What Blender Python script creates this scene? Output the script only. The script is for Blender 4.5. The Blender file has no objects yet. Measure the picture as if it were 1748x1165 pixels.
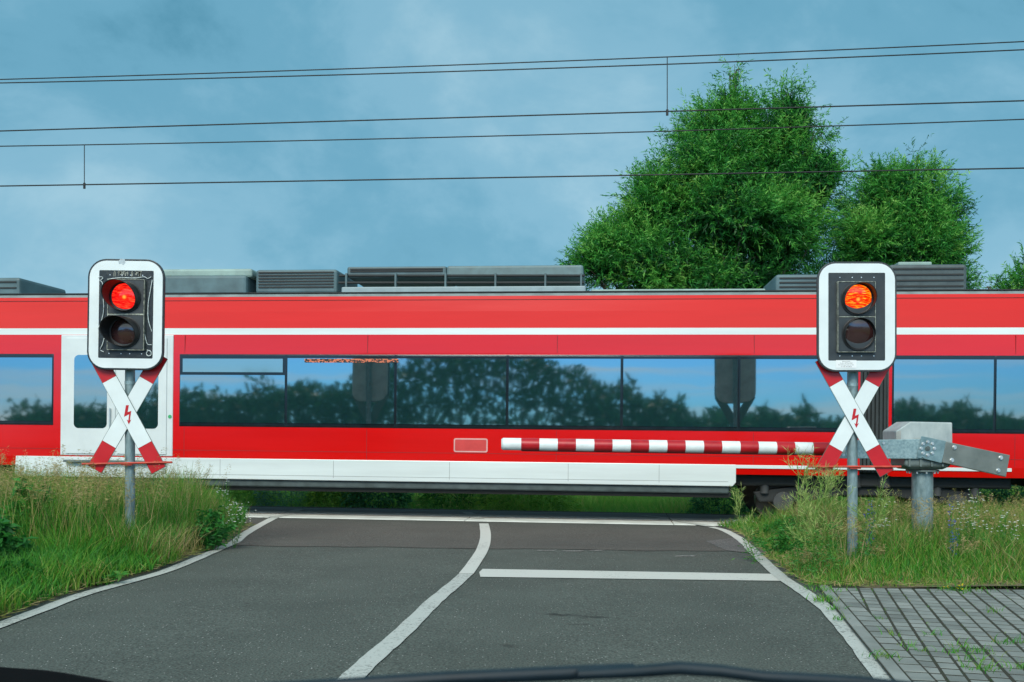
import bpy, math, random
import numpy as np
from mathutils import Vector, Matrix
PI = math.pi
sc = bpy.context.scene
col = sc.collection
random.seed(7)

# ------------------------------------------------------------------ camera, sky, sun, exposure
F_PX, CU, VH, EYE, GRADE, SKEW = 1700.0, 874.0, 740.0, 1.4, 0.0095, 0.0986
cam_d = bpy.data.cameras.new("camera")
cam_d.sensor_width = 36.0
cam_d.lens = F_PX / 1748 * 36.0
cam_d.shift_y = (VH - 582.5) / 1748
cam_d.clip_start, cam_d.clip_end = 0.05, 3000
cam_d.dof.use_dof = True
cam_d.dof.focus_distance = 12.5
cam_d.dof.aperture_fstop = 9.0
cam = bpy.data.objects.new("camera", cam_d)
col.objects.link(cam)
cam.location = (0, 0, EYE)
cam.rotation_euler = (PI / 2, 0, 0)
sc.camera = cam

SUN_EL, SUN_AZ = math.radians(39), math.radians(193)     # azimuth measured clockwise from +Y: behind and left of the camera
world = bpy.data.worlds.new("World")
sc.world = world
world.use_nodes = True
wn, wl = world.node_tree.nodes, world.node_tree.links
wn.clear()

def N(tree, kind, **kw):
    n = tree.nodes.new(kind)
    for k, v in kw.items():
        if k in n.inputs.keys() and not hasattr(n, k):
            n.inputs[k].default_value = v
        else:
            setattr(n, k, v)
    return n

def ramp(tree, stops, fac=None, interp='LINEAR'):
    r = tree.nodes.new("ShaderNodeValToRGB")
    r.color_ramp.interpolation = interp
    els = r.color_ramp.elements
    while len(els) < len(stops):
        els.new(0.5)
    for e, (p, c) in zip(els, stops):
        e.position = p
        e.color = (c[0], c[1], c[2], 1) if not isinstance(c, (int, float)) else (c, c, c, 1)
    if fac is not None:
        tree.links.new(fac, r.inputs[0])
    return r

def mixc(tree, fac, a, b, mode='MIX'):
    m = tree.nodes.new("ShaderNodeMix")
    m.data_type = 'RGBA'
    m.blend_type = mode
    for sock, v in ((m.inputs[0], fac), (m.inputs[6], a), (m.inputs[7], b)):
        if isinstance(v, (int, float)):
            sock.default_value = v
        elif isinstance(v, tuple):
            sock.default_value = (v[0], v[1], v[2], 1)
        else:
            tree.links.new(v, sock)
    return m.outputs[2]

def mth(tree, op, a, b=None, clamp=False):
    m = tree.nodes.new("ShaderNodeMath")
    m.operation = op
    m.use_clamp = clamp
    for sock, v in zip(m.inputs, (a, b)):
        if v is None:
            continue
        if isinstance(v, (int, float)):
            sock.default_value = v
        else:
            tree.links.new(v, sock)
    return m.outputs[0]

def build_world():
    t = world.node_tree
    tc = t.nodes.new("ShaderNodeTexCoord")
    sky = t.nodes.new("ShaderNodeTexSky")
    sky.sky_type = 'NISHITA'
    sky.sun_disc = False
    sky.sun_elevation = SUN_EL
    sky.sun_rotation = SUN_AZ
    sky.air_density, sky.dust_density, sky.ozone_density = 1.0, 0.6, 2.0
    sep = t.nodes.new("ShaderNodeSeparateXYZ")
    wl.new(tc.outputs['Generated'], sep.inputs[0])
    # broad soft cloud sheet, drawn out sideways
    mp = N(t, "ShaderNodeMapping")
    mp.inputs['Scale'].default_value = (1.3, 1.3, 1.9)
    mp.inputs['Location'].default_value = (0.6, 0.2, 0.35)
    wl.new(tc.outputs['Generated'], mp.inputs[0])
    n1 = N(t, "ShaderNodeTexNoise")
    n1.inputs['Scale'].default_value = 2.1
    n1.inputs['Detail'].default_value = 7
    n1.inputs['Roughness'].default_value = 0.58
    n1.inputs['Distortion'].default_value = 0.25
    wl.new(mp.outputs[0], n1.inputs[0])
    sheet = ramp(t, [(0.28, (0.68, 2.4, 3.4)), (0.42, (1.20, 3.25, 4.45)), (0.54, (1.85, 3.95, 5.15)), (0.68, (2.9, 4.9, 5.9))], n1.outputs[0], 'EASE')
    # streaky blue and white break in the cloud low down on the sun's side
    mp2 = N(t, "ShaderNodeMapping")
    mp2.inputs['Scale'].default_value = (1.0, 1.0, 30.0)
    wl.new(tc.outputs['Generated'], mp2.inputs[0])
    n2 = N(t, "ShaderNodeTexNoise")
    n2.inputs['Scale'].default_value = 2.2
    n2.inputs['Detail'].default_value = 6
    n2.inputs['Roughness'].default_value = 0.6
    wl.new(mp2.outputs[0], n2.inputs[0])
    streak = ramp(t, [(0.48, 0.0), (0.70, 0.9)], n2.outputs[0])
    blue = mixc(t, 1.0, sky.outputs[0], (0.26, 1.1, 2.35), 'MULTIPLY')
    low = mixc(t, streak.outputs[0], blue, (9.5, 12.0, 13.0))
    mp3 = N(t, "ShaderNodeMapping")
    mp3.inputs['Scale'].default_value = (1.4, 1.4, 3.0)
    wl.new(tc.outputs['Generated'], mp3.inputs[0])
    n3 = N(t, "ShaderNodeTexNoise")
    n3.inputs['Scale'].default_value = 1.7
    n3.inputs['Detail'].default_value = 5
    wl.new(mp3.outputs[0], n3.inputs[0])
    bright = ramp(t, [(0.35, (5.2, 7.0, 7.6)), (0.65, (11.5, 12.8, 12.2))], n3.outputs[0])
    lowmask = ramp(t, [(0.10, 1.0), (0.22, 0.0)], sep.outputs[2])
    back = mixc(t, lowmask.outputs[0], bright.outputs[0], low)
    yy = mth(t, 'MULTIPLY_ADD', sep.outputs[1], 0.5)
    t.nodes[-1].inputs[2].default_value = 0.5
    bm = ramp(t, [(0.18, 1.0), (0.58, 0.0)], yy, 'EASE')
    full = mixc(t, bm.outputs[0], sheet.outputs[0], back)
    # a share of the clear sky shows through everywhere
    skym = mixc(t, 0.10, full, sky.outputs[0])
    bg = N(t, "ShaderNodeBackground")
    bg.inputs[1].default_value = 0.10
    wl.new(skym, bg.inputs[0])
    out = t.nodes.new("ShaderNodeOutputWorld")
    wl.new(bg.outputs[0], out.inputs[0])
build_world()

sun_d = bpy.data.lights.new("sun", 'SUN')
sun_d.energy = 2.3
sun_d.angle = math.radians(22)
sun_d.color = (1.0, 0.95, 0.86)
sun = bpy.data.objects.new("sun", sun_d)
col.objects.link(sun)
sdir = Vector((math.sin(SUN_AZ) * math.cos(SUN_EL), math.cos(SUN_AZ) * math.cos(SUN_EL), math.sin(SUN_EL)))
sun.rotation_euler = sdir.to_track_quat('Z', 'Y').to_euler()
sun.location = (0, 0, 30)

vs = sc.view_settings
vs.view_transform, vs.look, vs.gamma, vs.exposure, vs.use_curve_mapping = 'Standard', 'None', 1.0, 0.32, False
try:
    sc.cycles.use_denoising = True
    sc.cycles.max_bounces = 6
    sc.cycles.transparent_max_bounces = 6
except Exception:
    pass

# ------------------------------------------------------------------ projection helpers (photo pixel -> place)
def P(u, v, Y):
    return Vector(((u - CU) / F_PX * Y, Y, EYE - (v - VH) / F_PX * Y))
def gz(x):
    return -GRADE * x
def GY(u, v):
    return F_PX * EYE / ((v - VH) - GRADE * (u - CU))
def G(u, v, dz=0.0):
    Y = GY(u, v)
    x = (u - CU) / F_PX * Y
    return Vector((x, Y, gz(x) + dz))
YC, HALF = 17.12, 1.45
YS = YC - HALF * math.sqrt(1 + SKEW ** 2)
def TX(u, side=-HALF):
    """distance along the track of what the photo shows at column u, on the plane `side` metres off the track axis"""
    y0 = YC + side * math.sqrt(1 + SKEW ** 2)
    Y = y0 / (1 + SKEW * (u - CU) / F_PX)
    return (u - CU) / F_PX * Y * math.sqrt(1 + SKEW ** 2) + side * SKEW
TRACK_ROT = (0, math.atan(GRADE), -math.atan(SKEW))
TRACK_M = Matrix.Translation((0, YC, 0)) @ (Matrix.Rotation(TRACK_ROT[2], 4, 'Z') @ Matrix.Rotation(TRACK_ROT[1], 4, 'Y'))
def track_frame(o):
    o.location = (0, YC, 0)
    o.rotation_euler = TRACK_ROT

# ------------------------------------------------------------------ materials
MATS = {}
def new_mat(name):
    m = bpy.data.materials.new(name)
    m.use_nodes = True
    t = m.node_tree
    b = t.nodes['Principled BSDF']
    return m, t, b

def surf(name, c, rough=0.5, metal=0.0, var=0.12, scale=6.0, bump=0.0, bscale=60.0, coat=0.0, c2=None, ior=1.5, stretch=None, spec=0.5):
    """plain painted / metal surface with uneven tone and a little relief"""
    if name in MATS:
        return MATS[name]
    m, t, b = new_mat(name)
    tc = t.nodes.new("ShaderNodeTexCoord")
    src = tc.outputs['Object']
    if stretch:
        mp = t.nodes.new("ShaderNodeMapping")
        mp.inputs['Scale'].default_value = stretch
        t.links.new(src, mp.inputs[0])
        src = mp.outputs[0]
    n = t.nodes.new("ShaderNodeTexNoise")
    n.inputs['Scale'].default_value = scale
    n.inputs['Detail'].default_value = 6
    n.inputs['Roughness'].default_value = 0.6
    t.links.new(src, n.inputs[0])
    lo = c2 if c2 else tuple(x * (1 - var) for x in c)
    hi = c if c2 else tuple(min(1, x * (1 + var * 0.5)) for x in c)
    r = ramp(t, [(0.35, lo), (0.65, hi)], n.outputs[0])
    t.links.new(r.outputs[0], b.inputs['Base Color'])
    rr = ramp(t, [(0.3, max(0.02, rough * 0.85)), (0.7, min(1, rough * 1.15))], n.outputs[0])
    t.links.new(rr.outputs[0], b.inputs['Roughness'])
    b.inputs['Metallic'].default_value = metal
    b.inputs['IOR'].default_value = ior
    b.inputs['Specular IOR Level'].default_value = spec
    if coat:
        b.inputs['Coat Weight'].default_value = coat
        b.inputs['Coat Roughness'].default_value = 0.22
    if bump:
        n2 = t.nodes.new("ShaderNodeTexNoise")
        n2.inputs['Scale'].default_value = bscale
        n2.inputs['Detail'].default_value = 4
        t.links.new(tc.outputs['Object'], n2.inputs[0])
        bp = t.nodes.new("ShaderNodeBump")
        bp.inputs['Strength'].default_value = bump
        bp.inputs['Distance'].default_value = 0.01
        t.links.new(n2.outputs[0], bp.inputs['Height'])
        t.links.new(bp.outputs[0], b.inputs['Normal'])
    MATS[name] = m
    return m

def leafmat(name, stops, rough=0.55, trans=0.28):
    m, t, b = new_mat(name)
    a = t.nodes.new("ShaderNodeAttribute")
    a.attribute_name = 'tint'
    r = ramp(t, stops, a.outputs['Fac'])
    t.links.new(r.outputs[0], b.inputs['Base Color'])
    b.inputs['Roughness'].default_value = rough
    b.inputs['Specular IOR Level'].default_value = 0.35
    tr = t.nodes.new("ShaderNodeBsdfTranslucent")
    t.links.new(r.outputs[0], tr.inputs[0])
    mx = t.nodes.new("ShaderNodeMixShader")
    mx.inputs[0].default_value = trans
    t.links.new(b.outputs[0], mx.inputs[1])
    t.links.new(tr.outputs[0], mx.inputs[2])
    t.links.new(mx.outputs[0], t.nodes['Material Output'].inputs[0])
    return m

def asphalt(name, base, dark, fleck=0.5, fleck_amt=1.0, stains=()):
    m, t, b = new_mat(name)
    tc = t.nodes.new("ShaderNodeTexCoord")
    o = tc.outputs['Object']
    big = N(t, "ShaderNodeTexNoise"); big.inputs['Scale'].default_value = 0.9; big.inputs['Detail'].default_value = 8; big.inputs['Roughness'].default_value = 0.65
    t.links.new(o, big.inputs[0])
    c = ramp(t, [(0.32, dark), (0.68, base)], big.outputs[0]).outputs[0]
    fine = N(t, "ShaderNodeTexNoise"); fine.inputs['Scale'].default_value = 70; fine.inputs['Detail'].default_value = 3
    t.links.new(o, fine.inputs[0])
    fr = ramp(t, [(0.32, 0.5), (0.68, 1.5)], fine.outputs[0])
    c = mixc(t, 1.0, c, fr.outputs[0], 'MULTIPLY')
    vo = N(t, "ShaderNodeTexVoronoi"); vo.inputs['Scale'].default_value = 44
    t.links.new(o, vo.inputs[0])
    vr = ramp(t, [(0.0, 1.0), (0.16, 1.0), (0.22, 0.0)], vo.outputs['Distance'])
    sel = N(t, "ShaderNodeSeparateColor"); t.links.new(vo.outputs['Color'], sel.inputs[0])
    pick = mth(t, 'GREATER_THAN', sel.outputs[0], 1 - 0.16 * fleck_amt)
    fl = mth(t, 'MULTIPLY', vr.outputs[0], pick)
    fl = mth(t, 'MULTIPLY', fl, 0.75)
    c = mixc(t, fl, c, (fleck, fleck, fleck * 0.95))
    pick2 = mth(t, 'LESS_THAN', sel.outputs[1], 0.16)
    fd = mth(t, 'MULTIPLY', vr.outputs[0], pick2)
    fd = mth(t, 'MULTIPLY', fd, 0.6)
    c = mixc(t, fd, c, tuple(x * 0.35 for x in dark))
    for (x, y, rx, ry, st) in stains:                       # oil spots
        mp = t.nodes.new("ShaderNodeMapping"); mp.vector_type = 'POINT'
        mp.inputs['Location'].default_value = (-x / rx, -y / ry, 0)
        mp.inputs['Scale'].default_value = (1 / rx, 1 / ry, 0)
        t.links.new(o, mp.inputs[0])
        ln = t.nodes.new("ShaderNodeVectorMath"); ln.operation = 'LENGTH'
        t.links.new(mp.outputs[0], ln.inputs[0])
        nn = N(t, "ShaderNodeTexNoise"); nn.inputs['Scale'].default_value = 14; nn.inputs['Detail'].default_value = 5
        t.links.new(o, nn.inputs[0])
        d = mth(t, 'ADD', ln.outputs['Value'], mth(t, 'MULTIPLY', mth(t, 'SUBTRACT', nn.outputs[0], 0.5), 2.4))
        mk = ramp(t, [(0.35, st), (0.95, 0.0)], d)
        c = mixc(t, mk.outputs[0], c, tuple(x * 0.3 for x in dark))
    t.links.new(c, b.inputs['Base Color'])
    b.inputs['Roughness'].default_value = 0.85
    b.inputs['Specular IOR Level'].default_value = 0.3
    bp = t.nodes.new("ShaderNodeBump"); bp.inputs['Strength'].default_value = 0.5; bp.inputs['Distance'].default_value = 0.006
    t.links.new(fine.outputs[0], bp.inputs['Height'])
    t.links.new(bp.outputs[0], b.inputs['Normal'])
    return m

def worn_paint(name, white, under, wear=0.45, scale=38):
    m, t, b = new_mat(name)
    tc = t.nodes.new("ShaderNodeTexCoord")
    o = tc.outputs['Object']
    n = N(t, "ShaderNodeTexNoise"); n.inputs['Scale'].default_value = scale; n.inputs['Detail'].default_value = 6; n.inputs['Roughness'].default_value = 0.7
    t.links.new(o, n.inputs[0])
    n2 = N(t, "ShaderNodeTexNoise"); n2.inputs['Scale'].default_value = 1.6; n2.inputs['Detail'].default_value = 4
    t.links.new(o, n2.inputs[0])
    s = mth(t, 'ADD', n.outputs[0], mth(t, 'MULTIPLY', mth(t, 'SUBTRACT', n2.outputs[0], 0.5), 0.35))
    k = ramp(t, [(wear - 0.10, under), (wear + 0.03, white)], s)
    t.links.new(k.outputs[0], b.inputs['Base Color'])
    b.inputs['Roughness'].default_value = 0.7
    return m

# ------------------------------------------------------------------ mesh helpers
class MB:
    def __init__(s):
        s.v, s.f, s.mi, s.sm = [], [], [], []
        s.cur = 0
    def add(s, verts, faces, smooth=False):
        o = len(s.v)
        s.v += [tuple(p) for p in verts]
        for f in faces:
            s.f.append(tuple(i + o for i in f)); s.mi.append(s.cur); s.sm.append(smooth)
        return s
    def box(s, c, size, M=None):
        x, y, z = (q / 2 for q in size)
        vs_ = [Vector((sx * x, sy * y, sz * z)) for sz in (-1, 1) for sy in (-1, 1) for sx in (-1, 1)]
        if M is not None:
            vs_ = [M @ q for q in vs_]
        vs_ = [q + Vector(c) for q in vs_]
        return s.add(vs_, [(0, 2, 3, 1), (4, 5, 7, 6), (0, 1, 5, 4), (2, 6, 7, 3), (0, 4, 6, 2), (1, 3, 7, 5)])
    def span(s, a, b):
        return s.box([(p + q) / 2 for p, q in zip(a, b)], [abs(q - p) for p, q in zip(a, b)])
    def prism(s, poly, ext):
        n = len(poly)
        e = Vector(ext)
        a = [Vector(p) for p in poly]
        return s.add(a + [p + e for p in a], [tuple(range(n)), tuple(range(2 * n - 1, n - 1, -1))] +
                     [(i, i + n, (i + 1) % n + n, (i + 1) % n) for i in range(n)])
    def ring(s, outer, inner, ext):
        n = len(outer)
        e = Vector(ext)
        o, i_ = [Vector(p) for p in outer], [Vector(p) for p in inner]
        f = []
        for k in range(n):
            j = (k + 1) % n
            f += [(k, j, n + j, n + k), (2 * n + k, 3 * n + k, 3 * n + j, 2 * n + j), (k, 2 * n + k, 2 * n + j, j), (n + k, n + j, 3 * n + j, 3 * n + k)]
        return s.add(o + i_ + [p + e for p in o] + [p + e for p in i_], f)
    def tube(s, pts, r, seg=10, cap=True):
        pts = [Vector(p) for p in pts]
        n = len(pts)
        rs = r if isinstance(r, (list, tuple)) else [r] * n
        vs_, f = [], []
        up = Vector((0, 0, 1))
        for i, p in enumerate(pts):
            d = (pts[min(i + 1, n - 1)] - pts[max(i - 1, 0)]).normalized()
            a = d.cross(up)
            if a.length < 1e-3:
                a = d.cross(Vector((0, 1, 0)))
            a.normalize(); b = d.cross(a).normalized()
            for k in range(seg):
                w = 2 * PI * k / seg
                vs_.append(p + (a * math.cos(w) + b * math.sin(w)) * rs[i])
        for i in range(n - 1):
            for k in range(seg):
                j = (k + 1) % seg
                f.append((i * seg + k, (i + 1) * seg + k, (i + 1) * seg + j, i * seg + j))
        s.add(vs_, f, True)
        if cap:
            for base, rev in ((0, False), ((n - 1) * seg, True)):
                idx = list(range(seg))
                s.add(vs_[base:base + seg], [tuple(reversed(idx)) if rev else tuple(idx)])
        return s
    def build(s, name, mats, parent=None, bevel=0.0, seg=2):
        me = bpy.data.meshes.new(name)
        me.from_pydata(s.v, [], s.f)
        for m in (mats if isinstance(mats, (list, tuple)) else [mats]):
            me.materials.append(m)
        me.polygons.foreach_set('material_index', s.mi)
        me.polygons.foreach_set('use_smooth', s.sm)
        me.update()
        import bmesh
        bm = bmesh.new(); bm.from_mesh(me)
        bmesh.ops.recalc_face_normals(bm, faces=bm.faces)
        bm.to_mesh(me); bm.free()
        o = bpy.data.objects.new(name, me)
        col.objects.link(o)
        if parent:
            o.parent = parent
        if bevel:
            b = o.modifiers.new("bevel", 'BEVEL')
            b.width, b.segments, b.limit_method, b.angle_limit = bevel, seg, 'ANGLE', math.radians(40)
            b.harden_normals = False
        return o

def rrect(x0, x1, z0, z1, r, y, n=8):
    pts = []
    for cx, cz, a0 in ((x1 - r, z1 - r, 0), (x0 + r, z1 - r, 90), (x0 + r, z0 + r, 180), (x1 - r, z0 + r, 270)):
        for k in range(n + 1):
            a = math.radians(a0 + 90 * k / n)
            pts.append((cx + r * math.cos(a), y, cz + r * math.sin(a)))
    return pts

def tag(o, label=None, cat=None, group=None, kind=None):
    if label: o['label'] = label
    if cat: o['category'] = cat
    if group: o['group'] = group
    if kind: o['kind'] = kind
    return o
def thing(name, loc, label, cat, group=None, rot=(0, 0, 0)):
    o = bpy.data.objects.new(name, None)
    o.empty_display_size = 0.2
    col.objects.link(o)
    o.location, o.rotation_euler = loc, rot
    return tag(o, label, cat, group)

class Leaves:
    """piles of blades, leaves and stems as one numpy mesh with a per-vertex tint"""
    def __init__(s, seed=1):
        s.V, s.F, s.T, s.n = [], [], [], 0
        s.r = np.random.default_rng(seed)
    def _push(s, V, quads, T):
        s.V.append(V.reshape(-1, 3)); s.F.append(quads + s.n); s.T.append(T.reshape(-1)); s.n += V.reshape(-1, 3).shape[0]
    def leaves(s, p, d, L, W, tint, droop=0.0):
        n = len(p)
        d = d / (np.linalg.norm(d, axis=1, keepdims=True) + 1e-9)
        rnd = s.r.normal(size=(n, 3))
        side = np.cross(d, rnd); side /= (np.linalg.norm(side, axis=1, keepdims=True) + 1e-9)
        L = np.broadcast_to(L, n)[:, None]; W = np.broadcast_to(W, n)[:, None]
        mid = p + d * L * 0.42
        tip = p + d * L
        tip[:, 2] -= droop * L[:, 0]
        V = np.stack([p, mid + side * W / 2, tip, mid - side * W / 2], axis=1)
        q = np.arange(n)[:, None] * 4 + np.array([[0, 1, 2, 3]])
        s._push(V, q, np.repeat(np.broadcast_to(tint, n)[:, None], 4, axis=1))
    def blades(s, p, h, w, lean, tint, tip=0.5, segs=3):
        """grass blades: root p, height h, root width w, sideways reach of the tip `lean`"""
        n = len(p)
        h = np.broadcast_to(h, n); w = np.broadcast_to(w, n); lean = np.broadcast_to(lean, n); tint = np.broadcast_to(tint, n)
        a = s.r.uniform(0, 2 * PI, n)
        hd = np.stack([np.cos(a), np.sin(a), np.zeros(n)], 1)
        b = s.r.uniform(0, 2 * PI, n)
        sd = np.stack([np.cos(b), np.sin(b), np.zeros(n)], 1)
        rows, ts = [], []
        for k in range(segs + 1):
            f = k / segs
            c = p + hd * (lean * f ** 1.9)[:, None]
            c = c + np.array([[0, 0, 1.0]]) * (h * (f - 0.18 * np.minimum(lean / (h + 1e-6), 1.5) * f ** 3))[:, None]
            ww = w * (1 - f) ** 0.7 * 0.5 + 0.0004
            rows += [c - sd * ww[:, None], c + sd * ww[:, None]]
            ts += [tint + (f - 0.5) * 0.16 * tip] * 2
        V = np.stack(rows, 1)
        m = 2 * (segs + 1)
        q = np.concatenate([np.arange(n)[:, None] * m + np.array([[2 * k, 2 * k + 1, 2 * k + 3, 2 * k + 2]]) for k in range(segs)])
        s._push(V, q, np.clip(np.stack(ts, 1), 0, 1))
        return p + hd * lean[:, None] + np.array([[0, 0, 1.0]]) * (h * (1 - 0.18 * np.minimum(lean / (h + 1e-6), 1.5)))[:, None], hd
    def stem(s, pts, w0, w1, tint):
        """a thin crossed ribbon along a line"""
        pts = np.asarray(pts, float)
        n = len(pts)
        w = np.linspace(w0, w1, n)[:, None] / 2
        for sd in (np.array([[1.0, 0, 0]]), np.array([[0, 1.0, 0]])):
            V = np.stack([pts - sd * w, pts + sd * w], 1)
            q = np.array([[2 * k, 2 * k + 1, 2 * k + 3, 2 * k + 2] for k in range(n - 1)])
            s._push(V, q, np.full(2 * n, tint))
    def build(s, name, mat, parent=None):
        V = np.concatenate(s.V); Q = np.concatenate(s.F); T = np.concatenate(s.T)
        me = bpy.data.meshes.new(name)
        me.vertices.add(len(V)); me.vertices.foreach_set('co', V.astype(np.float32).ravel())
        me.loops.add(Q.size); me.loops.foreach_set('vertex_index', Q.astype(np.int32).ravel())
        me.polygons.add(len(Q))
        me.polygons.foreach_set('loop_start', np.arange(0, Q.size, 4, dtype=np.int32))
        me.update(calc_edges=True)
        me.validate()
        at = me.attributes.new('tint', 'FLOAT', 'POINT')
        at.data.foreach_set('value', T.astype(np.float32))
        me.materials.append(mat)
        o = bpy.data.objects.new(name, me)
        col.objects.link(o)
        if parent: o.parent = parent
        return o

# palette
red_paint = surf('train_red', (0.60, 0.0025, 0.002), 0.16, var=0.08, scale=0.7, coat=0.0, stretch=(0.25, 1, 3))
white_paint = surf('train_white', (0.62, 0.69, 0.68), 0.35, var=0.10, scale=1.2, coat=0.3, stretch=(0.3, 1, 4))
roof_grey = surf('roof_grey', (0.20, 0.25, 0.25), 0.6, var=0.25, scale=3)
unit_grey = surf('unit_grey', (0.075, 0.135, 0.150), 0.55, var=0.3, scale=2.5)
unit_pale = surf('unit_pale', (0.24, 0.35, 0.32), 0.55, var=0.25, scale=2.5)
under_black = surf('under_black', (0.018, 0.022, 0.022), 0.7, var=0.4, scale=4, bump=0.2)
gloss_black = surf('gloss_black', (0.008, 0.012, 0.014), 0.16, var=0.2)
rubber = surf('rubber', (0.012, 0.014, 0.014), 0.75, var=0.2)
galv = surf('galvanised', (0.30, 0.42, 0.44), 0.45, metal=0.35, c2=(0.17, 0.27, 0.29), scale=42, bump=0.12, bscale=90)
galv_pole = surf('galvanised_pole', (0.26, 0.36, 0.38), 0.5, metal=0.35, c2=(0.13, 0.20, 0.21), scale=22, bump=0.1, stretch=(1, 1, 0.35))
alu_box = surf('cast_alu', (0.44, 0.50, 0.49), 0.5, metal=0.2, c2=(0.30, 0.36, 0.36), scale=7, bump=0.1, stretch=(1, 1, 0.4))
dull_steel = surf('dull_steel', (0.17, 0.20, 0.19), 0.5, metal=0.3, c2=(0.12, 0.145, 0.135), scale=5, bump=0.06)
cast_dark = surf('cast_dark', (0.13, 0.17, 0.165), 0.5, metal=0.2, var=0.35, scale=8)
bolt_m = surf('bolt_steel', (0.62, 0.64, 0.62), 0.3, metal=0.7, var=0.2)
sign_white = surf('sign_white', (0.66, 0.74, 0.75), 0.4, var=0.05, scale=4)
sign_red = surf('sign_red', (0.46, 0.004, 0.010), 0.38, var=0.1, scale=5)
rod_red = surf('rod_red', (0.50, 0.055, 0.03), 0.5, var=0.25, scale=14)
board_dark = surf('board_dark', (0.030, 0.040, 0.045), 0.5, var=0.25, scale=7)
board_worn = surf('board_worn', (0.016, 0.024, 0.026), 0.35, c2=(0.008, 0.012, 0.014), scale=12, bump=0.25, bscale=25)
panel_dark = surf('panel_dark', (0.024, 0.033, 0.038), 0.45, var=0.3, scale=9)
hood_black = surf('hood_black', (0.012, 0.013, 0.014), 0.42, var=0.25, scale=12)
frame_alu = surf('frame_alu', (0.40, 0.42, 0.34), 0.4, metal=0.5, c2=(0.10, 0.10, 0.08), scale=30)
strip_pale = surf('strip_pale', (0.55, 0.63, 0.63), 0.4, var=0.3, scale=30)
rust = surf('rail_rust', (0.16, 0.085, 0.045), 0.7, var=0.4, scale=20)
rail_steel = surf('rail_steel', (0.10, 0.085, 0.07), 0.45, metal=0.6, var=0.3, scale=10)

def concrete(name, c, c2, scale=2.2, rough=0.85):
    return surf(name, c, rough, c2=c2, scale=scale, bump=0.25, bscale=45)

# ------------------------------------------------------------------ ground, road, markings, paving
LEFT_PX = [(-700, 1420), (-300, 1195), (-150, 1127), (0, 1069), (69.5, 1043), (139, 1017), (208.6, 997.5), (278, 978), (330, 957.5), (382, 935), (403, 925.5), (417, 913.5), (445, 897), (476, 881), (487, 876), (514, 870.5)]
MID_PX = [(420, 1345), (520, 1237), (598, 1161), (640, 1122), (684, 1084), (740, 1029), (772, 1002), (796, 981), (813, 957), (824, 938), (829, 916), (826, 895)]
MID2_PX = [(822, 890.5), (812, 884), (797, 876.5)]
RIGHT_PX = [(1720, 1420), (1590, 1258), (1514, 1165), (1464.5, 1100.6), (1415, 1044), (1378.5, 1016), (1332, 985), (1299, 955), (1279, 935), (1259.5, 919), (1236, 906.5), (1214, 901), (1154.5, 889.5), (1099.5, 882.5)]
LEFT = [G(u, v) for u, v in LEFT_PX]
RIGHT = [G(u, v) for u, v in RIGHT_PX]

def smooth_line(pts, n=6):
    out = []
    m = len(pts)
    for i in range(m - 1):
        p0, p1, p2, p3 = pts[max(i - 1, 0)], pts[i], pts[i + 1], pts[min(i + 2, m - 1)]
        for k in range(n):
            t = k / n
            out.append(0.5 * ((2 * p1) + (p2 - p0) * t + (2 * p0 - 5 * p1 + 4 * p2 - p3) * t * t + (3 * p1 - p0 - 3 * p2 + p3) * t ** 3))
    out.append(pts[-1])
    return out

def strip(name, pts, width, dz, mat, jag=0.0):
    pts = smooth_line([Vector((p.x, p.y, 0)) for p in pts])
    vs_, f = [], []
    for i, p in enumerate(pts):
        d = (pts[min(i + 1, len(pts) - 1)] - pts[max(i - 1, 0)]).normalized()
        nrm = Vector((-d.y, d.x, 0))
        for sgn in (-1, 1):
            q = p + nrm * (sgn * (width / 2 + random.uniform(-jag, jag)))
            vs_.append((q.x, q.y, gz(q.x) + dz))
    for i in range(len(pts) - 1):
        f.append((2 * i, 2 * i + 1, 2 * i + 3, 2 * i + 2))
    return tag(MB().add(vs_, f).build(name, mat), kind='structure')

def sheet(name, poly, dz, mat, kind='structure'):
    vs_ = [(x, y, gz(x) + dz) for x, y in poly]
    return tag(MB().add(vs_, [tuple(range(len(poly)))]).build(name, mat), kind=kind)

soil = surf('verge_soil', (0.12, 0.115, 0.055), 0.95, c2=(0.10, 0.075, 0.045), scale=3.2, bump=0.8, bscale=30)
field = surf('field_green', (0.055, 0.11, 0.03), 0.95, c2=(0.10, 0.12, 0.04), scale=0.15, bump=0.4, bscale=3)
asph = asphalt('asphalt', (0.082, 0.098, 0.086), (0.060, 0.073, 0.064), 0.58, 0.95,
               stains=((0.36, 7.70, 0.16, 0.075, 0.85), (0.62, 7.62, 0.13, 0.07, 0.75), (0.50, 7.32, 0.14, 0.05, 0.55), (-0.02, 6.55, 0.07, 0.07, 0.5), (0.95, 5.95, 0.06, 0.06, 0.45)))
asph_new = asphalt('asphalt_newer', (0.090, 0.090, 0.080), (0.072, 0.072, 0.064), 0.45, 0.6)
asph_rough = asphalt('asphalt_rough', (0.14, 0.14, 0.135), (0.07, 0.072, 0.07), 0.6, 3.5)
mark_new = worn_paint('marking_white', (0.52, 0.54, 0.50), (0.16, 0.17, 0.16), 0.38)
mark_old = worn_paint('marking_worn', (0.43, 0.46, 0.43), (0.12, 0.13, 0.12), 0.44)
mark_faint = worn_paint('marking_ghost', (0.30, 0.31, 0.29), (0.10, 0.105, 0.10), 0.55, 16)

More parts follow.
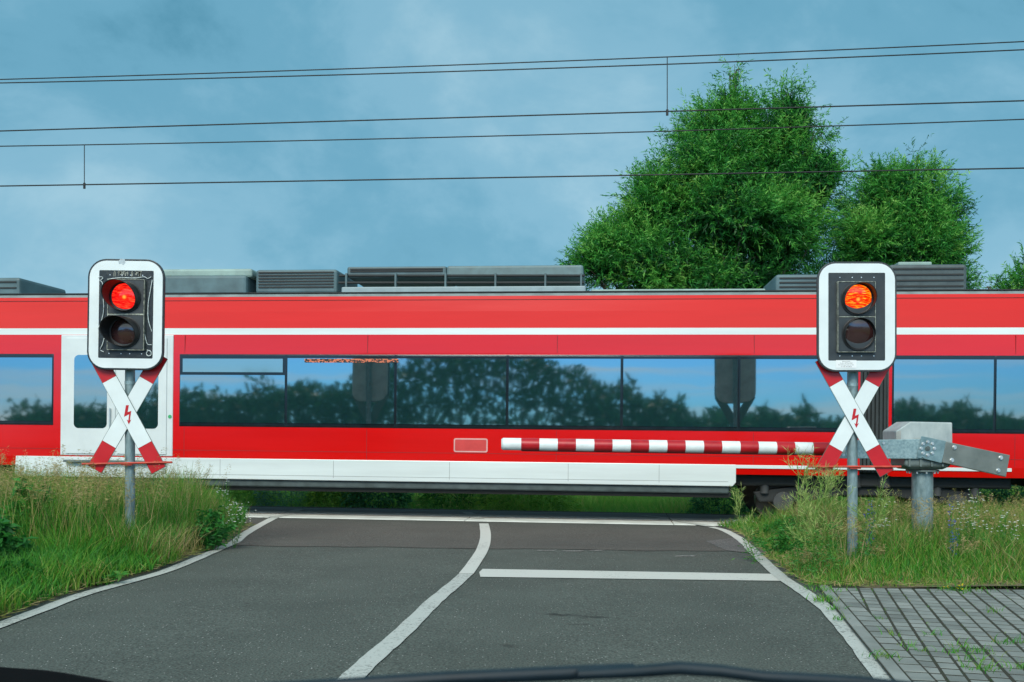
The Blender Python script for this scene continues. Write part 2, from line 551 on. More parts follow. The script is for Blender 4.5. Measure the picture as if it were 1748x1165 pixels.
GROWS = ((-500, -.10), (18.25, -.10), (19.2, -.62), (23, -.75), (28, -.6), (1000, -.6))
tag(MB().add([(x * 900, y - (SKEW * x * 900 if 18 < y < 29 else 0), gz(x * 900) + z) for y, z in GROWS for x in (-1, 0, 1)],
              [(3 * j + i, 3 * j + i + 1, 3 * j + i + 4, 3 * j + i + 3) for j in range(len(GROWS) - 1) for i in (0, 1)]).build('ground', field), kind='structure')

def xl(Y, pts):
    a = sorted([(p.y, p.x) for p in pts])
    return np.interp(Y, [q[0] for q in a], [q[1] for q in a])
# road: between the edge lines plus a narrow margin, running under the crossing and on behind the camera
ys = [-40, 0, 2.5] + list(np.linspace(3.5, 15.2, 36))
lft = [(-2.9 if y < 3 else float(xl(y, LEFT)) - 0.16, y) for y in ys]
rgt = [(3.2 if y < 3 else float(xl(y, RIGHT)) + 0.22, y) for y in ys]
ru = [(l, r) for l, r in zip(lft, rgt)]
mb = MB()
vs_ = []
for (l, r) in ru:
    for k in range(5):
        x = l[0] + (r[0] - l[0]) * k / 4
        vs_.append((x, l[1], gz(x)))
mb.add(vs_, [(5 * i + k, 5 * i + k + 1, 5 * i + k + 6, 5 * i + k + 5) for i in range(len(ru) - 1) for k in range(4)])
tag(mb.build('road', asph), kind='structure')

# newer brownish asphalt laid up to the crossing, its seam a slightly wandering line
def seam_y(x):
    return 12.05 - 0.02 * x + 0.03 * math.sin(3 * x) + 0.02 * math.sin(7.3 * x)
def slab_edge(x):                                   # near edge of the concrete crossing panels
    return YC - 1.44 - SKEW * x
xs = np.linspace(-5.2, 4.6, 50)
vs_ = [(x, seam_y(x), gz(x) + 0.004) for x in xs] + [(x, slab_edge(x) + 0.002, gz(x) + 0.004) for x in xs]
tag(MB().add(vs_, [(i, i + 1, i + 51, i + 50) for i in range(49)]).build('road_patch', asph_new), kind='structure')
vs_ = [(x, seam_y(x) - 0.018 - 0.012 * math.sin(9 * x), gz(x) + 0.003) for x in xs] + [(x, seam_y(x) + 0.001, gz(x) + 0.003) for x in xs]
tag(MB().add(vs_, [(i, i + 1, i + 51, i + 50) for i in range(49)]).build('road_seam', rubber), kind='structure')
# rough stony patch by the right-hand edge line
pp = [G(u, v) for u, v in ((1205, 925), (1262, 918), (1330, 925), (1345, 960), (1300, 947), (1240, 941))]
sheet('gravel_patch', [(p.x, p.y) for p in pp], 0.007, asph_rough)

def cut(pts, y0, y1):
    return [p for p in pts if y0 <= p.y <= y1]
strip('edge_line_left', LEFT[:11], 0.125, 0.0085, mark_old, 0.004)
strip('edge_line_left_new', LEFT[10:14] , 0.135, 0.0105, mark_new, 0.003)
MIDP = [G(u, v) for u, v in MID_PX]
strip('centre_line', MIDP[:8], 0.14, 0.0085, mark_old, 0.004)
strip('centre_line_new', MIDP[7:], 0.145, 0.0105, mark_new, 0.002)
strip('edge_line_right', RIGHT[:9], 0.135, 0.0085, mark_old, 0.005)
strip('edge_line_right_new', RIGHT[8:12], 0.125, 0.0105, mark_new, 0.003)
a0, a1, b1, b0 = G(820, 986), G(1338, 993), G(1322, 981), G(824, 972.5)
sheet('stop_line', [(a0.x, a0.y), (a1.x, a1.y), (b1.x, b1.y), (b0.x, b0.y), (G(818, 978).x, G(818, 978).y)], 0.0065, mark_new)
for (u0, u1, v) in ((914, 952, 940.5), (957, 998, 941.5), (1004, 1034, 940.5), (1150, 1190, 950)):
    q0, q1 = G(u0, v), G(u1, v)
    sheet('old_marking', [(q0.x, q0.y - .05), (q1.x - .05, q1.y - .04), (q1.x, q1.y + .05), (q0.x + .04, q0.y + .03)], 0.005, mark_faint)

# concrete crossing panels in the track frame
conc_pale = concrete('concrete_pale', (0.74, 0.77, 0.72), (0.58, 0.61, 0.57), 3)
conc_dark = concrete('concrete_dark', (0.36, 0.35, 0.32), (0.28, 0.275, 0.25), 1.5)
RAIL_N, RAIL_F = -0.755, 0.755
X0, X1 = -5.3, 5.0
def tsheet(name, parts, mats):
    mb = MB()
    for mi, (x0, x1, y0, y1, z0, z1) in parts:
        mb.cur = mi
        mb.span((x0, y0, z0), (x1, y1, z1))
    o = mb.build(name, mats, bevel=0.008, seg=1)
    track_frame(o)
    return tag(o, kind='structure')
parts = []
for (a, b) in ((X0, -3.9), (-3.89, -0.62), (-0.61, 2.66), (2.67, X1)):
    parts += [(0, (a, b, -1.43, RAIL_N - 0.045, -0.25, 0.012)), (0, (a, b, RAIL_N + 0.10, -0.22, -0.25, 0.012)),
              (1, (a, b, -0.212, RAIL_F - 0.10, -0.25, 0.010)), (1, (a, b, RAIL_F + 0.045, 0.93, -0.25, 0.002))]
tsheet('crossing_panels', parts, [conc_pale, conc_dark])
def panel_mark(u0, u1, v0, v1, w=0.14):
    p0, p1 = G(u0, v0), G(u1, v1)
    d = Vector((p1.x - p0.x, p1.y - p0.y)).normalized()
    n = Vector((1, 0))
    q = [(p0.x - w / 2 * 1.2, p0.y), (p0.x + w / 2 * 1.2, p0.y), (p1.x + w / 2 * 1.2, p1.y), (p1.x - w / 2 * 1.2, p1.y)]
    sheet('panel_marking', q, 0.0165, mark_new)
for a in ((466, 492, 884.5, 879.5), (497, 512, 875.5, 871), (819, 811, 887.5, 884.3), (806, 796, 880.5, 876), (1214, 1160, 900.5, 891.5), (1140, 1096, 886, 881.5)):
    panel_mark(*a)

def rail(label, y):
    mb = MB()
    prof = [(-.036, 0.0), (-.036, -.03), (-.009, -.045), (-.009, -.125), (-.07, -.145), (-.07, -.16), (.07, -.16), (.07, -.145), (.009, -.125), (.009, -.045), (.036, -.03), (.036, 0.0)]
    prof = prof[::-1]
    mb.prism([(-60, y + a, b + 0.013) for a, b in prof], (120, 0, 0))
    o = mb.build('rail', rust)
    o.data.materials.append(rail_steel)
    track_frame(o)
    tag(o, label, 'rail', 'rails of the track')
rail('rusty rail nearer to the road, running between pale concrete panels', RAIL_N)
rail('dark rail on the far side of the track under the train', RAIL_F)

# ballast shoulder left and right of the crossing
ballast = surf('ballast', (0.16, 0.145, 0.13), 0.95, c2=(0.045, 0.04, 0.036), scale=16, bump=1.0, bscale=14)
def ballast_bed(x0, x1):
    rng = np.random.default_rng(3)
    nx, ny = int((x1 - x0) / 0.12), 40
    X, Yv = np.meshgrid(np.linspace(x0, x1, nx), np.linspace(-2.3, 2.3, ny))
    Z = -0.10 + 0.03 * rng.standard_normal(X.shape) - 0.18 * np.clip(np.abs(Yv) - 1.4, 0, 1)
    vs_ = np.stack([X.ravel(), Yv.ravel(), Z.ravel()], 1)
    f = [(j * nx + i, j * nx + i + 1, (j + 1) * nx + i + 1, (j + 1) * nx + i) for j in range(ny - 1) for i in range(nx - 1)]
    o = MB().add(vs_.tolist(), f).build('ballast', ballast)
    track_frame(o)
    tag(o, kind='structure')
ballast_bed(-17, X0 - 0.01)
ballast_bed(X1 + 0.01, 15)

# verges: gently uneven soil sheets beside the road
def verge_sheet(name, inside, x0, x1, y0, y1, bump=0.05, base=0.015):
    nx, ny = 70, 50
    xs_, ys_ = np.linspace(x0, x1, nx), np.linspace(y0, y1, ny)
    vs_, f = [], []
    for y in ys_:
        for k in range(nx):
            e = inside(y)
            x = e + (x1 - e) * k / (nx - 1) if abs(x1 - e) > abs(x0 - e) else e + (x0 - e) * k / (nx - 1)
            d = min(1, abs(x - e) / 0.5)
            vs_.append((x, y, gz(x) + base * d - 0.004 * (d == 0) + bump * d * (math.sin(1.7 * x + y) * math.sin(1.3 * y) * 0.5 + 0.5)))
    for j in range(ny - 1):
        for i in range(nx - 1):
            f.append((j * nx + i, j * nx + i + 1, (j + 1) * nx + i + 1, (j + 1) * nx + i))
    return tag(MB().add(vs_, f).build(name, soil), kind='structure')
verge_sheet('verge_left', lambda y: float(xl(y, LEFT)) - 0.10, -14, -2, 3.0, 15.0)
PAVE_Y = 9.06
verge_sheet('verge_right', lambda y: float(xl(y, RIGHT)) + 0.16, 2, 14, PAVE_Y, 15.2)

# brick paving with moss joints, lower right
def build_paving():
    joint = surf('joint_moss', (0.020, 0.028, 0.011), 0.95, c2=(0.028, 0.025, 0.016), scale=9, bump=0.8, bscale=70)
    brick = surf('paver_grey', (0.215, 0.240, 0.225), 0.85, c2=(0.150, 0.170, 0.158), scale=3.5, bump=0.3, bscale=110)
    c0, c1 = G(1411, 1004), G(1552, 1170)
    dv = Vector((c1.x - c0.x, c1.y - c0.y)).normalized()           # along the kerb, towards the camera
    nv = Vector((-dv.y, dv.x))
    if nv.x < 0: nv = -nv
    base = Vector((c0.x, c0.y))
    poly = []
    for t_, off in ((-0.06, -0.085), (7.5, -0.085)):
        q = base + dv * t_ + nv * off; poly.append((q.x, q.y))
    poly += [(9.5, poly[1][1]), (9.5, PAVE_Y + 0.02)]
    sheet('paving_joints', poly, 0.0222, joint)
    rng = random.Random(5)
    mb = MB()
    def brick_at(cx, cy, w, l, ang, clip=None):
        ca, sa = math.cos(ang), math.sin(ang)
        pts = []
        for sx, sy in ((-1, -1), (1, -1), (1, 1), (-1, 1)):
            x, y = sx * w / 2, sy * l / 2
            pts.append(Vector((cx + x * ca - y * sa, cy + x * sa + y * ca)))
        if clip:
            for (po, pn) in clip:                                   # keep the side the normal points to
                out = []
                for i in range(len(pts)):
                    a, b = pts[i], pts[(i + 1) % len(pts)]
                    da, db = (a - po).dot(pn), (b - po).dot(pn)
                    if da >= 0: out.append(a)
                    if (da >= 0) != (db >= 0): out.append(a + (b - a) * (da / (da - db)))
                pts = out
                if len(pts) < 3: return
        h = 0.0245 + rng.uniform(-0.001, 0.001)
        tx, ty = rng.uniform(-.006, .006), rng.uniform(-.006, .006)
        c = sum(pts, Vector((0, 0))) / len(pts)
        if len(pts) < 3: return
        low = [(p.x, p.y, gz(p.x) - 0.02) for p in pts]
        mid = [(p.x, p.y, gz(p.x) + h - 0.0035 + (p.x - c.x) * tx + (p.y - c.y) * ty) for p in pts]
        top = []
        for p in pts:
            d = c - p
            q = p + d.normalized() * min(0.009, d.length * .4)
            top.append((q.x, q.y, gz(q.x) + h + (q.x - c.x) * tx + (q.y - c.y) * ty))
        n = len(pts)
        mb.cur = rng.choice((0, 0, 0, 1, 2))
        mb.add(low + mid + top, [(i, (i + 1) % n, (i + 1) % n + n, i + n) for i in range(n)] + [(i + n, (i + 1) % n + n, (i + 1) % n + 2 * n, i + 2 * n) for i in range(n)] + [tuple(2 * n + i for i in range(n))])
    ak = math.atan2(dv.x, -dv.y)                                     # rotation that lays a brick's length along the kerb
    far = [(Vector((0, PAVE_Y - 0.02)), Vector((0, -1)))]
    # border row beside the kerb
    for k in range(40):
        q = base + dv * (0.02 + k * 0.205) + nv * 0.085
        brick_at(q.x, q.y, 0.128, 0.181, ak, far)
    # field rows, swung a little off the kerb
    e0, e1 = G(1613, 1005), G(1742, 1127)
    fd = Vector((e1.x - e0.x, e1.y - e0.y)).normalized()
    fn = Vector((-fd.y, fd.x))
    if fn.x < 0: fn = -fn
    af = math.atan2(fd.x, -fd.y)
    clip = far + [(base + nv * 0.158, nv)]
    for r in range(-22, 42):
        sh = rng.uniform(0, 0.2)
        wob = rng.uniform(-.004, .004)
        for k in range(-4, 38):
            q = Vector((e0.x, e0.y)) + fn * (r * 0.122 + wob) + fd * (k * 0.165 + sh)
            if q.x > 9 or q.y < 2.5: continue
            brick_at(q.x, q.y, 0.105, 0.143, af + rng.uniform(-.006, .006), clip)
    b2 = surf('paver_grey_dark', (0.175, 0.200, 0.188), 0.85, c2=(0.125, 0.14, 0.13), scale=3.5, bump=0.3, bscale=110)
    b3 = surf('paver_grey_pale', (0.25, 0.272, 0.255), 0.85, c2=(0.185, 0.205, 0.19), scale=3.5, bump=0.3, bscale=110)
    tag(mb.build('paving', [brick, b2, b3]), kind='structure')
    kb = MB()
    kerb_m = concrete('kerb_concrete', (0.24, 0.265, 0.25), (0.16, 0.18, 0.165), 2.5)
    for k in range(7):
        a = base + dv * (k * 1.0 + 0.004) - nv * 0.075
        b = base + dv * (k * 1.0 + 0.996) - nv * 0.075
        q = [a, b, b + nv * 0.085, a + nv * 0.085]
        kb.prism([(p.x, p.y, gz(p.x) - 0.05) for p in q], (0, 0, 0.078))
    tag(kb.build('kerb', kerb_m, bevel=0.008), kind='structure')
    return base, dv, nv, fd, fn, Vector((e0.x, e0.y))
PAV = build_paving()

# ------------------------------------------------------------------ the train
def build_train():
    tr = thing('train', (0, 0, 0), 'red regional train with white stripe and pale skirt passing over the crossing', 'train')
    track_frame(tr)
    A0, A1 = TX(-175), TX(1500)
    PITCH = A1 - A0 + 0.42
    prof = [(-1.425, 0.80), (-1.45, 0.95), (-1.45, 2.66), (-1.437, 2.955), (-1.43, 3.06), (-1.402, 3.33), (-1.368, 3.575), (-1.29, 3.645), (-0.9, 3.685), (0, 3.71)]
    zmat = [0, 0, 0, 1, 0, 0, 2, 2, 2]
    full = prof + [(-y, z) for y, z in prof[-2::-1]]
    zfull = zmat + zmat[::-1]
    glass, gt, gb = new_mat('train_glass')
    gb.inputs['Base Color'].default_value = (0.008, 0.030, 0.034, 1)
    gb.inputs['Roughness'].default_value = 0.03
    gb.inputs['IOR'].default_value = 3.0
    gtc = gt.nodes.new("ShaderNodeTexCoord")
    gmp = gt.nodes.new("ShaderNodeMapping"); gmp.inputs['Scale'].default_value = (0.5, 1, 1.2)
    gt.links.new(gtc.outputs['Object'], gmp.inputs[0])
    gn = gt.nodes.new("ShaderNodeTexNoise"); gn.inputs['Scale'].default_value = 1.4; gn.inputs['Detail'].default_value = 2
    gt.links.new(gmp.outputs[0], gn.inputs[0])
    gbp = gt.nodes.new("ShaderNodeBump"); gbp.inputs['Strength'].default_value = 0.05; gbp.inputs['Distance'].default_value = 0.02
    gt.links.new(gn.outputs[0], gbp.inputs['Height']); gt.links.new(gbp.outputs[0], gb.inputs['Normal'])
    hopper, ht, hb = new_mat('hopper_glass')
    hb.inputs['Base Color'].default_value = (0.10, 0.17, 0.165, 1); hb.inputs['Roughness'].default_value = 0.06; hb.inputs['IOR'].default_value = 2.4
    door_grey = surf('door_grey', (0.60, 0.66, 0.66), 0.4, var=0.08, scale=2, coat=0.3)
    seam = surf('panel_seam', (0.16, 0.004, 0.004), 0.5)
    gangway = surf('gangway_rubber', (0.03, 0.04, 0.042), 0.8, var=0.3)
    led, lt, lb = new_mat('led_orange')
    lb.inputs['Base Color'].default_value = (0.01, 0.01, 0.01, 1)
    tc = lt.nodes.new("ShaderNodeTexCoord")
    br = lt.nodes.new("ShaderNodeTexVoronoi"); br.inputs['Scale'].default_value = 48
    mpl = lt.nodes.new("ShaderNodeMapping"); mpl.inputs['Scale'].default_value = (0.8, 1, 1.3)
    lt.links.new(tc.outputs['Object'], mpl.inputs[0]); lt.links.new(mpl.outputs[0], br.inputs[0])
    sp = lt.nodes.new("ShaderNodeSeparateColor"); lt.links.new(br.outputs['Color'], sp.inputs[0])
    on = mth(lt, 'GREATER_THAN', sp.outputs[0], 0.55)
    lb.inputs['Emission Color'].default_value = (1.0, 0.28, 0.12, 1)
    lt.links.new(mth(lt, 'MULTIPLY', on, 0.55), lb.inputs['Emission Strength'])

    SIDE = -1.45
    def carriage(x0, x1):
        mb = MB()
        n = len(full)
        xs_ = [x0, x0 + 0.06, x1 - 0.06, x1]
        vs_ = []
        for i, x in enumerate(xs_):
            k = 0.985 if i in (0, 3) else 1.0
            vs_ += [(x, y * k, 1.9 + (z - 1.9) * k) for y, z in full]
        for i in range(3):
            for k in range(n - 1):
                mb.cur = zfull[k]
                mb.add([], [])
                mb.f.append((i * n + k, (i + 1) * n + k, (i + 1) * n + k + 1, i * n + k + 1)); mb.mi.append(zfull[k]); mb.sm.append(6 < k < n - 8)
        mb.v = vs_
        mb.f += [tuple(range(n)), tuple(range(4 * n - 1, 3 * n - 1, -1))]; mb.mi += [2, 2]; mb.sm += [False, False]
        o = mb.build('carriage', [red_paint, white_paint, roof_grey], tr)
        # gutter, fine seams
        g = MB(); g.span((x0 + .05, -1.33, 3.632), (x1 - .05, -1.26, 3.652)); g.build('roof_gutter', rubber, o, 0.004)
        s_ = MB()
        s_.span((x0 + .05, -1.452, 1.075), (x1 - .05, -1.449, 1.082))
        s_.span((x0 + .05, -1.384, 3.512), (x1 - .05, -1.36, 3.519))
        for q in (.115, .33, .52, .71, .90):
            x = x0 + (x1 - x0) * q
            s_.span((x - .003, -1.4525, 0.97), (x + .003, -1.449, 1.445)); s_.span((x - .003, -1.4525, 2.66), (x + .003, -1.447, 2.945))
        s_.build('seam', seam, o)
        return o
    cars = [carriage(A0 + k * PITCH, A0 + k * PITCH + (A1 - A0)) for k in (-1, 0, 1)]

    def window(x0, x1, hop=False):
        f = MB(); f.span((x0, SIDE - 0.006, 1.475), (x1, SIDE + 0.03, 2.625))
        o = f.build('window', gloss_black, tr, 0.01)
        top = 2.30 if hop else 2.575
        p = MB(); a = random.uniform(-.003, .003); b = random.uniform(-.003, .003)
        y = SIDE - 0.019
        p.prism([(x0 + .014, y - a, 1.53), (x1 - .014, y + a, 1.53), (x1 - .014, y + a + b, top), (x0 + .014, y - a + b, top)], (0, 0.016, 0))
        p.build('pane', glass, o)
        if hop:
            q = MB(); q.span((x0 + .05, SIDE - 0.012, 2.345), (x1 - .05, SIDE - 0.007, 2.565)); q.build('tilt_pane', hopper, o, 0.002)
    def band(u0, u1, k, hops=()):
        off = PITCH * k
        x0, x1 = TX(u0) + off, TX(u1) + off
        mb = MB(); mb.span((x0, SIDE - 0.003, 1.46), (x1, SIDE + 0.03, 2.64)); mb.build('window_band', gloss_black, tr, 0.01)
        n = max(1, round((x1 - x0) / 1.95))
        w = (x1 - x0) / n
        for i in range(n):
            window(x0 + i * w + 0.008, x0 + (i + 1) * w - 0.008, i in hops)
        return x0, w
    for k in (-1, 0, 1):
        band(-171, 118, k)
        band(333, 1496, k, (0,) if k < 1 else ())
    def door(x, w):
        f = MB()
        f.span((x - w / 2 - .10, SIDE - 0.012, 0.972), (x + w / 2 + .10, SIDE + 0.02, 2.948))
        fr = f.build('door_frame', door_grey, tr, 0.012)
        for sgn in (-1, 1):
            a, b = sorted((x + sgn * 0.012, x + sgn * w / 2))
            m = MB(); m.span((a, SIDE - 0.028, 1.0), (b, SIDE - 0.011, 2.90))
            d = m.build('door', door_grey, tr, 0.015)
            g = MB(); g.prism(rrect(a + .14, b - .14, 1.42, 2.62, 0.08, SIDE - 0.031), (0, 0.006, 0)); g.build('door_window', glass, d)
            h = MB(); h.tube([(x + sgn * 0.09, SIDE - 0.05, 1.25), (x + sgn * 0.09, SIDE - 0.05, 1.75)], 0.012, 8)
            h.span((x + sgn * 0.09 - .01, SIDE - 0.05, 1.26), (x + sgn * 0.09 + .01, SIDE - 0.026, 1.29)); h.span((x + sgn * 0.09 - .01, SIDE - 0.05, 1.71), (x + sgn * 0.09 + .01, SIDE - 0.026, 1.74))
            h.build('grab_rail', bolt_m, d)
        b = MB(); b.tube([(x + w / 2 + .055, SIDE - 0.02, 1.62), (x + w / 2 + .055, SIDE - 0.012, 1.62)], 0.03, 14); b.build('door_button', surf('button_green', (0.05, 0.4, 0.15), 0.4), tr)
        st = MB(); st.span((x - w / 2, SIDE - 0.10, 0.86), (x + w / 2, SIDE + 0.02, 0.90)); st.build('door_step', cast_dark, tr, 0.006)
    for k in (-1, 0, 1):
        door(TX(226) + PITCH * k, TX(312) - TX(140))
    # destination display behind the glass line
    d = MB(); d.span((TX(548), SIDE - 0.030, 2.505), (TX(708), SIDE - 0.026, 2.565)); d.build('destination_display', led, tr)
    # fleet plate: white outline on the red below the windows
    pl = MB(); px0, px1 = TX(804), TX(862)
    pl.ring(rrect(px0, px1, 1.095, 1.315, .03, SIDE - 0.004), rrect(px0 + .02, px1 - .02, 1.115, 1.295, .02, SIDE - 0.004), (0, .003, 0))
    ep = pl.build('emblem_plate', surf('emblem_pale', (0.62, 0.34, 0.32), 0.4), tr)
    pf = MB(); pf.prism(rrect(px0 + .02, px1 - .02, 1.115, 1.295, .02, SIDE - 0.003), (0, .002, 0)); pf.build('emblem_field', surf('emblem_red', (0.56, 0.05, 0.045), 0.4), ep)
    # skirts
    def skirt(u0, u1, k):
        x0, x1 = TX(u0) + PITCH * k, TX(u1) + PITCH * k
        mb = MB()
        zb = 0.615
        poly = [(x0 + .02, SIDE - .004, 0.955), (x0, SIDE - .004, zb + .06), (x0 + .06, SIDE - .004, zb), (x1 - .05, SIDE - .004, zb), (x1, SIDE - .004, zb + .06), (x1, SIDE - .004, 0.955)]
        mb.prism(poly, (0, 0.05, 0))
        for q in (0.19, 0.43, 0.68, 0.86):
            x = x0 + (x1 - x0) * q
        o = mb.build('skirt', white_paint, tr, 0.012)
        s_ = MB()
        s_.span((x0 + .1, SIDE - .0055, 0.685), (x1 - .12, SIDE - .003, 0.691))
        for q in (0.14, 0.30, 0.46, 0.62, 0.78, 0.90):
            x = x0 + (x1 - x0) * q
            s_.span((x - .003, SIDE - .0057, 0.66), (x + .003, SIDE - .003, 0.935))
        s_.build('skirt_seam', surf('skirt_gap', (0.25, 0.28, 0.28), 0.6), o)
        ub = MB(); ub.span((x0 + .05, -1.34, 0.43), (x1 - .05, -0.95, 0.80)); ub.span((x0 + .05, -0.95, 0.62), (x1 - .05, 1.34, 0.80))
        ub.build('underframe_box', under_black, tr, 0.05)
        lip = MB(); lip.span((x0 + .08, -1.40, 0.50), (x1 - .10, -1.335, 0.612)); lip.build('underframe_trim', surf('trim_grey', (0.06, 0.085, 0.085), 0.5, var=0.3), tr, 0.02)
    for k in (-1, 0, 1):
        skirt(52, 1288, k)
    # thin pale sill over the bogies, bogies, wheels
    for k in (-1, 0, 1):
        xb = A1 + 0.21 + PITCH * k
        s_ = MB(); s_.span((xb - 2.1, SIDE - .003, 0.895), (xb + 2.0, SIDE + .04, 0.948)); s_.build('sill', white_paint, tr, 0.004)
        gw = MB()
        for i in range(7):
            x = A1 + 0.03 + i * 0.06 + PITCH * k
            gw.span((x - .022, -1.36, 0.85), (x + .022, 1.36, 3.58))
        gw.span((A1 + .0 + PITCH * k, -1.31, 0.85), (A1 + .42 + PITCH * k, 1.31, 3.5))
        gw.build('gangway', gangway, tr, 0.01)
        if k == -1 or k == 0 or k == 1:
            b = MB()
            for sy in (-1, 1):
                b.prism([(xb - 1.75, sy * 1.12, .52), (xb - 1.2, sy * 1.12, .60), (xb - .55, sy * 1.12, .74), (xb + .55, sy * 1.12, .74), (xb + 1.2, sy * 1.12, .60), (xb + 1.75, sy * 1.12, .52), (xb + 1.65, sy * 1.12, .36), (xb + .9, sy * 1.12, .38), (xb + .4, sy * 1.12, .48), (xb - .4, sy * 1.12, .48), (xb - .9, sy * 1.12, .38), (xb - 1.65, sy * 1.12, .36)], (0, -sy * .14, 0))
            b.span((xb - .35, -1.0, .45), (xb + .35, 1.0, .72))
            bo = b.build('bogie', under_black, tr, 0.02)
            bg = surf('bogie_grey', (0.05, 0.055, 0.055), 0.6, var=0.3)
            for sx in (-1, 1):
                e = MB(); e.tube([(xb + sx * 1.3, -1.18, .38), (xb + sx * 1.3, -1.02, .38)], 0.15, 16); e.build('axle_box', bg, bo)
                for q in (-.28, .28):
                    e = MB(); e.tube([(xb + sx * 1.3 + q, -1.13, .50), (xb + sx * 1.3 + q, -1.13, .70)], 0.065, 12); e.build('spring', bg, bo)
                e = MB(); e.tube([(xb + sx * .22, -1.16, .62), (xb + sx * .22, -1.16, .84)], 0.10, 14); e.build('air_spring', bg, bo)
            for sx in (-1, 1):
                for sy in (-1, 1):
                    w = MB(); yy = sy * 0.755
                    w.tube([(xb + sx * 1.3, yy - .065, .392), (xb + sx * 1.3, yy - .03, .395), (xb + sx * 1.3, yy + .06, .395)] if sy > 0 else [(xb + sx * 1.3, yy - .06, .395), (xb + sx * 1.3, yy + .03, .395), (xb + sx * 1.3, yy + .065, .395)], [0.36, 0.385, 0.37] if sy > 0 else [0.37, 0.385, 0.36], 32)
                    w.build('wheel', rail_steel, bo)
            u = MB(); u.span((xb - 2.2, -1.2, .62), (xb + 2.1, 1.2, .86)); u.build('underframe_box', under_black, tr, 0.03)
    # roof equipment: (u0, u1, vtop, vbottom, near side offset, material)
    def rz(v, ly, u=874):
        Y = (YC + ly) / (1 + SKEW * (u - CU) / F_PX)
        return EYE + GRADE * 0 - (v - VH) / F_PX * Y + GRADE * ((u - CU) / F_PX * Y)
    def unit(u0, u1, v0, v1, ly=-0.75, depth=1.5, m=unit_grey, name='roof_unit', slats=0, bev=0.05):
        mb = MB(); um = (u0 + u1) / 2
        z1, z0 = rz(v0, ly, um), rz(v1, ly, um)
        x0, x1 = TX(u0, ly), TX(u1, ly)
        mb.span((x0, ly, z0 - 0.06), (x1, ly + depth, z1))
        o = mb.build(name, m, tr, bev)
        if slats:
            s_ = MB()
            for i in range(slats):
                z = z0 + .03 + (z1 - z0 - .06) * (i + .5) / slats
                s_.span((x0 + .06, ly - .015, z - .012), (x1 - .06, ly + .01, z + .012))
            s_.build('louvre', under_black, o)
        return o
    unit(-175, -90, 470, 499, m=unit_grey)
    unit(-60, 44, 474, 500, m=unit_grey, slats=2)
    unit(284, 440, 459, 468, -0.7, 1.4, unit_pale, 'roof_hood', 0, 0.04)
    unit(290, 432, 470, 498, -0.78, 1.4, unit_grey, slats=0)
    unit(446, 586, 460, 496, -0.72, 1.4, unit_grey, slats=6)
    unit(600, 770, 455, 468, -0.6, 1.1, unit_grey, slats=2, bev=0.03)
    unit(770, 1004, 453, 468, -0.6, 1.1, surf('unit_teal', (0.11, 0.18, 0.19), 0.55, var=0.2), 'roof_fairing', 0, 0.04)
    unit(598, 1016, 489, 499, -0.95, 0.3, surf('unit_light', (0.22, 0.30, 0.32), 0.5), 'cable_duct', 0, 0.02)
    for v, ly in ((471, -.85), (483, -.9)):
        mb = MB(); mb.tube([(TX(592, ly), ly, rz(v, ly, 600)), (TX(1012, ly), ly, rz(v, ly, 1000))], 0.022, 8)
        mb.build('roof_pipe', under_black, tr)
    mb = MB()
    for u in (606, 690, 775, 860, 945, 1006):
        x = TX(u, -.85); mb.span((x - .015, -.93, 3.70), (x + .015, -.83, rz(468, -.85, u)))
    mb.build('pipe_bracket', unit_grey, tr)
    unit(1022, 1320, 493.5, 499, -0.8, 1.2, unit_pale, 'roof_walkway', 0, 0.015)
    unit(1336, 1470, 468, 497, -0.75, 1.4, unit_grey, slats=3)
    unit(1530, 1664, 451, 497, -0.75, 1.4, surf('unit_dark', (0.05, 0.075, 0.08), 0.5, var=0.3), slats=4)
    unit(1542, 1600, 447, 452, -0.6, 1.0, unit_pale, 'roof_hood', 0, 0.02)
    return tr
build_train()

# ------------------------------------------------------------------ overhead line
def build_wires():
    wire_m = surf('wire_dark', (0.006, 0.008, 0.009), 0.5, var=0.2)
    def wpt(u, coef, ly):
        v = np.polyval(coef, u)
        Y = (YC + ly) / (1 + SKEW * (u - CU) / F_PX)
        return P(u, v, Y)
    W = {}
    for k, pts, ly in (('m1', ((0, 136), (940, 105.3), (1748, 71.3)), 0.35), ('c1', ((0, 224), (940, 196.4), (1748, 172.3)), 0.35), ('f', ((0, 142), (984, 115.5), (1748, 85.2)), 0.9),
                       ('m2', ((0, 250), (940, 230), (1748, 204)), -0.2), ('c2', ((0, 318), (940, 302), (1748, 287.3)), -0.2)):
        W[k] = (np.polyfit([p[0] for p in pts], [p[1] for p in pts], 2), ly)
    us = np.linspace(-700, 2500, 60)
    def wire(k, name, r, parent=None):
        c, ly = W[k]
        return MB().tube([wpt(u, c, ly) for u in us], r, 6).build(name, wire_m, parent)
    def line(m, c, du, label):
        t_ = thing('overhead_line', (0, YC, 0), label, 'overhead wire', 'overhead lines above the track')
        t_.location = (0, 0, 0)
        wire(m, 'messenger_wire', 0.010, t_); wire(c, 'contact_wire', 0.012, t_)
        a, b = wpt(du, W[m][0], W[m][1]), wpt(du, W[c][0], W[c][1])
        mb = MB(); mb.tube([a, b], 0.008, 6)
        for q, s in ((a, -1), (b, 1)):
            mb.tube([q + Vector((0, 0, .03)), q - Vector((0, 0, .05 * s + .02))], 0.022, 8)
        mb.build('dropper', wire_m, t_)
    line('m1', 'c1', 1139, 'upper pair of overhead wires joined by a dropper left of the tall treetop')
    line('m2', 'c2', 144, 'lower pair of overhead wires joined by a dropper near the left edge')
    w = wire('f', 'overhead_wire', 0.011)
    tag(w, 'single overhead wire just below the topmost wire, without dropper', 'overhead wire')
build_wires()

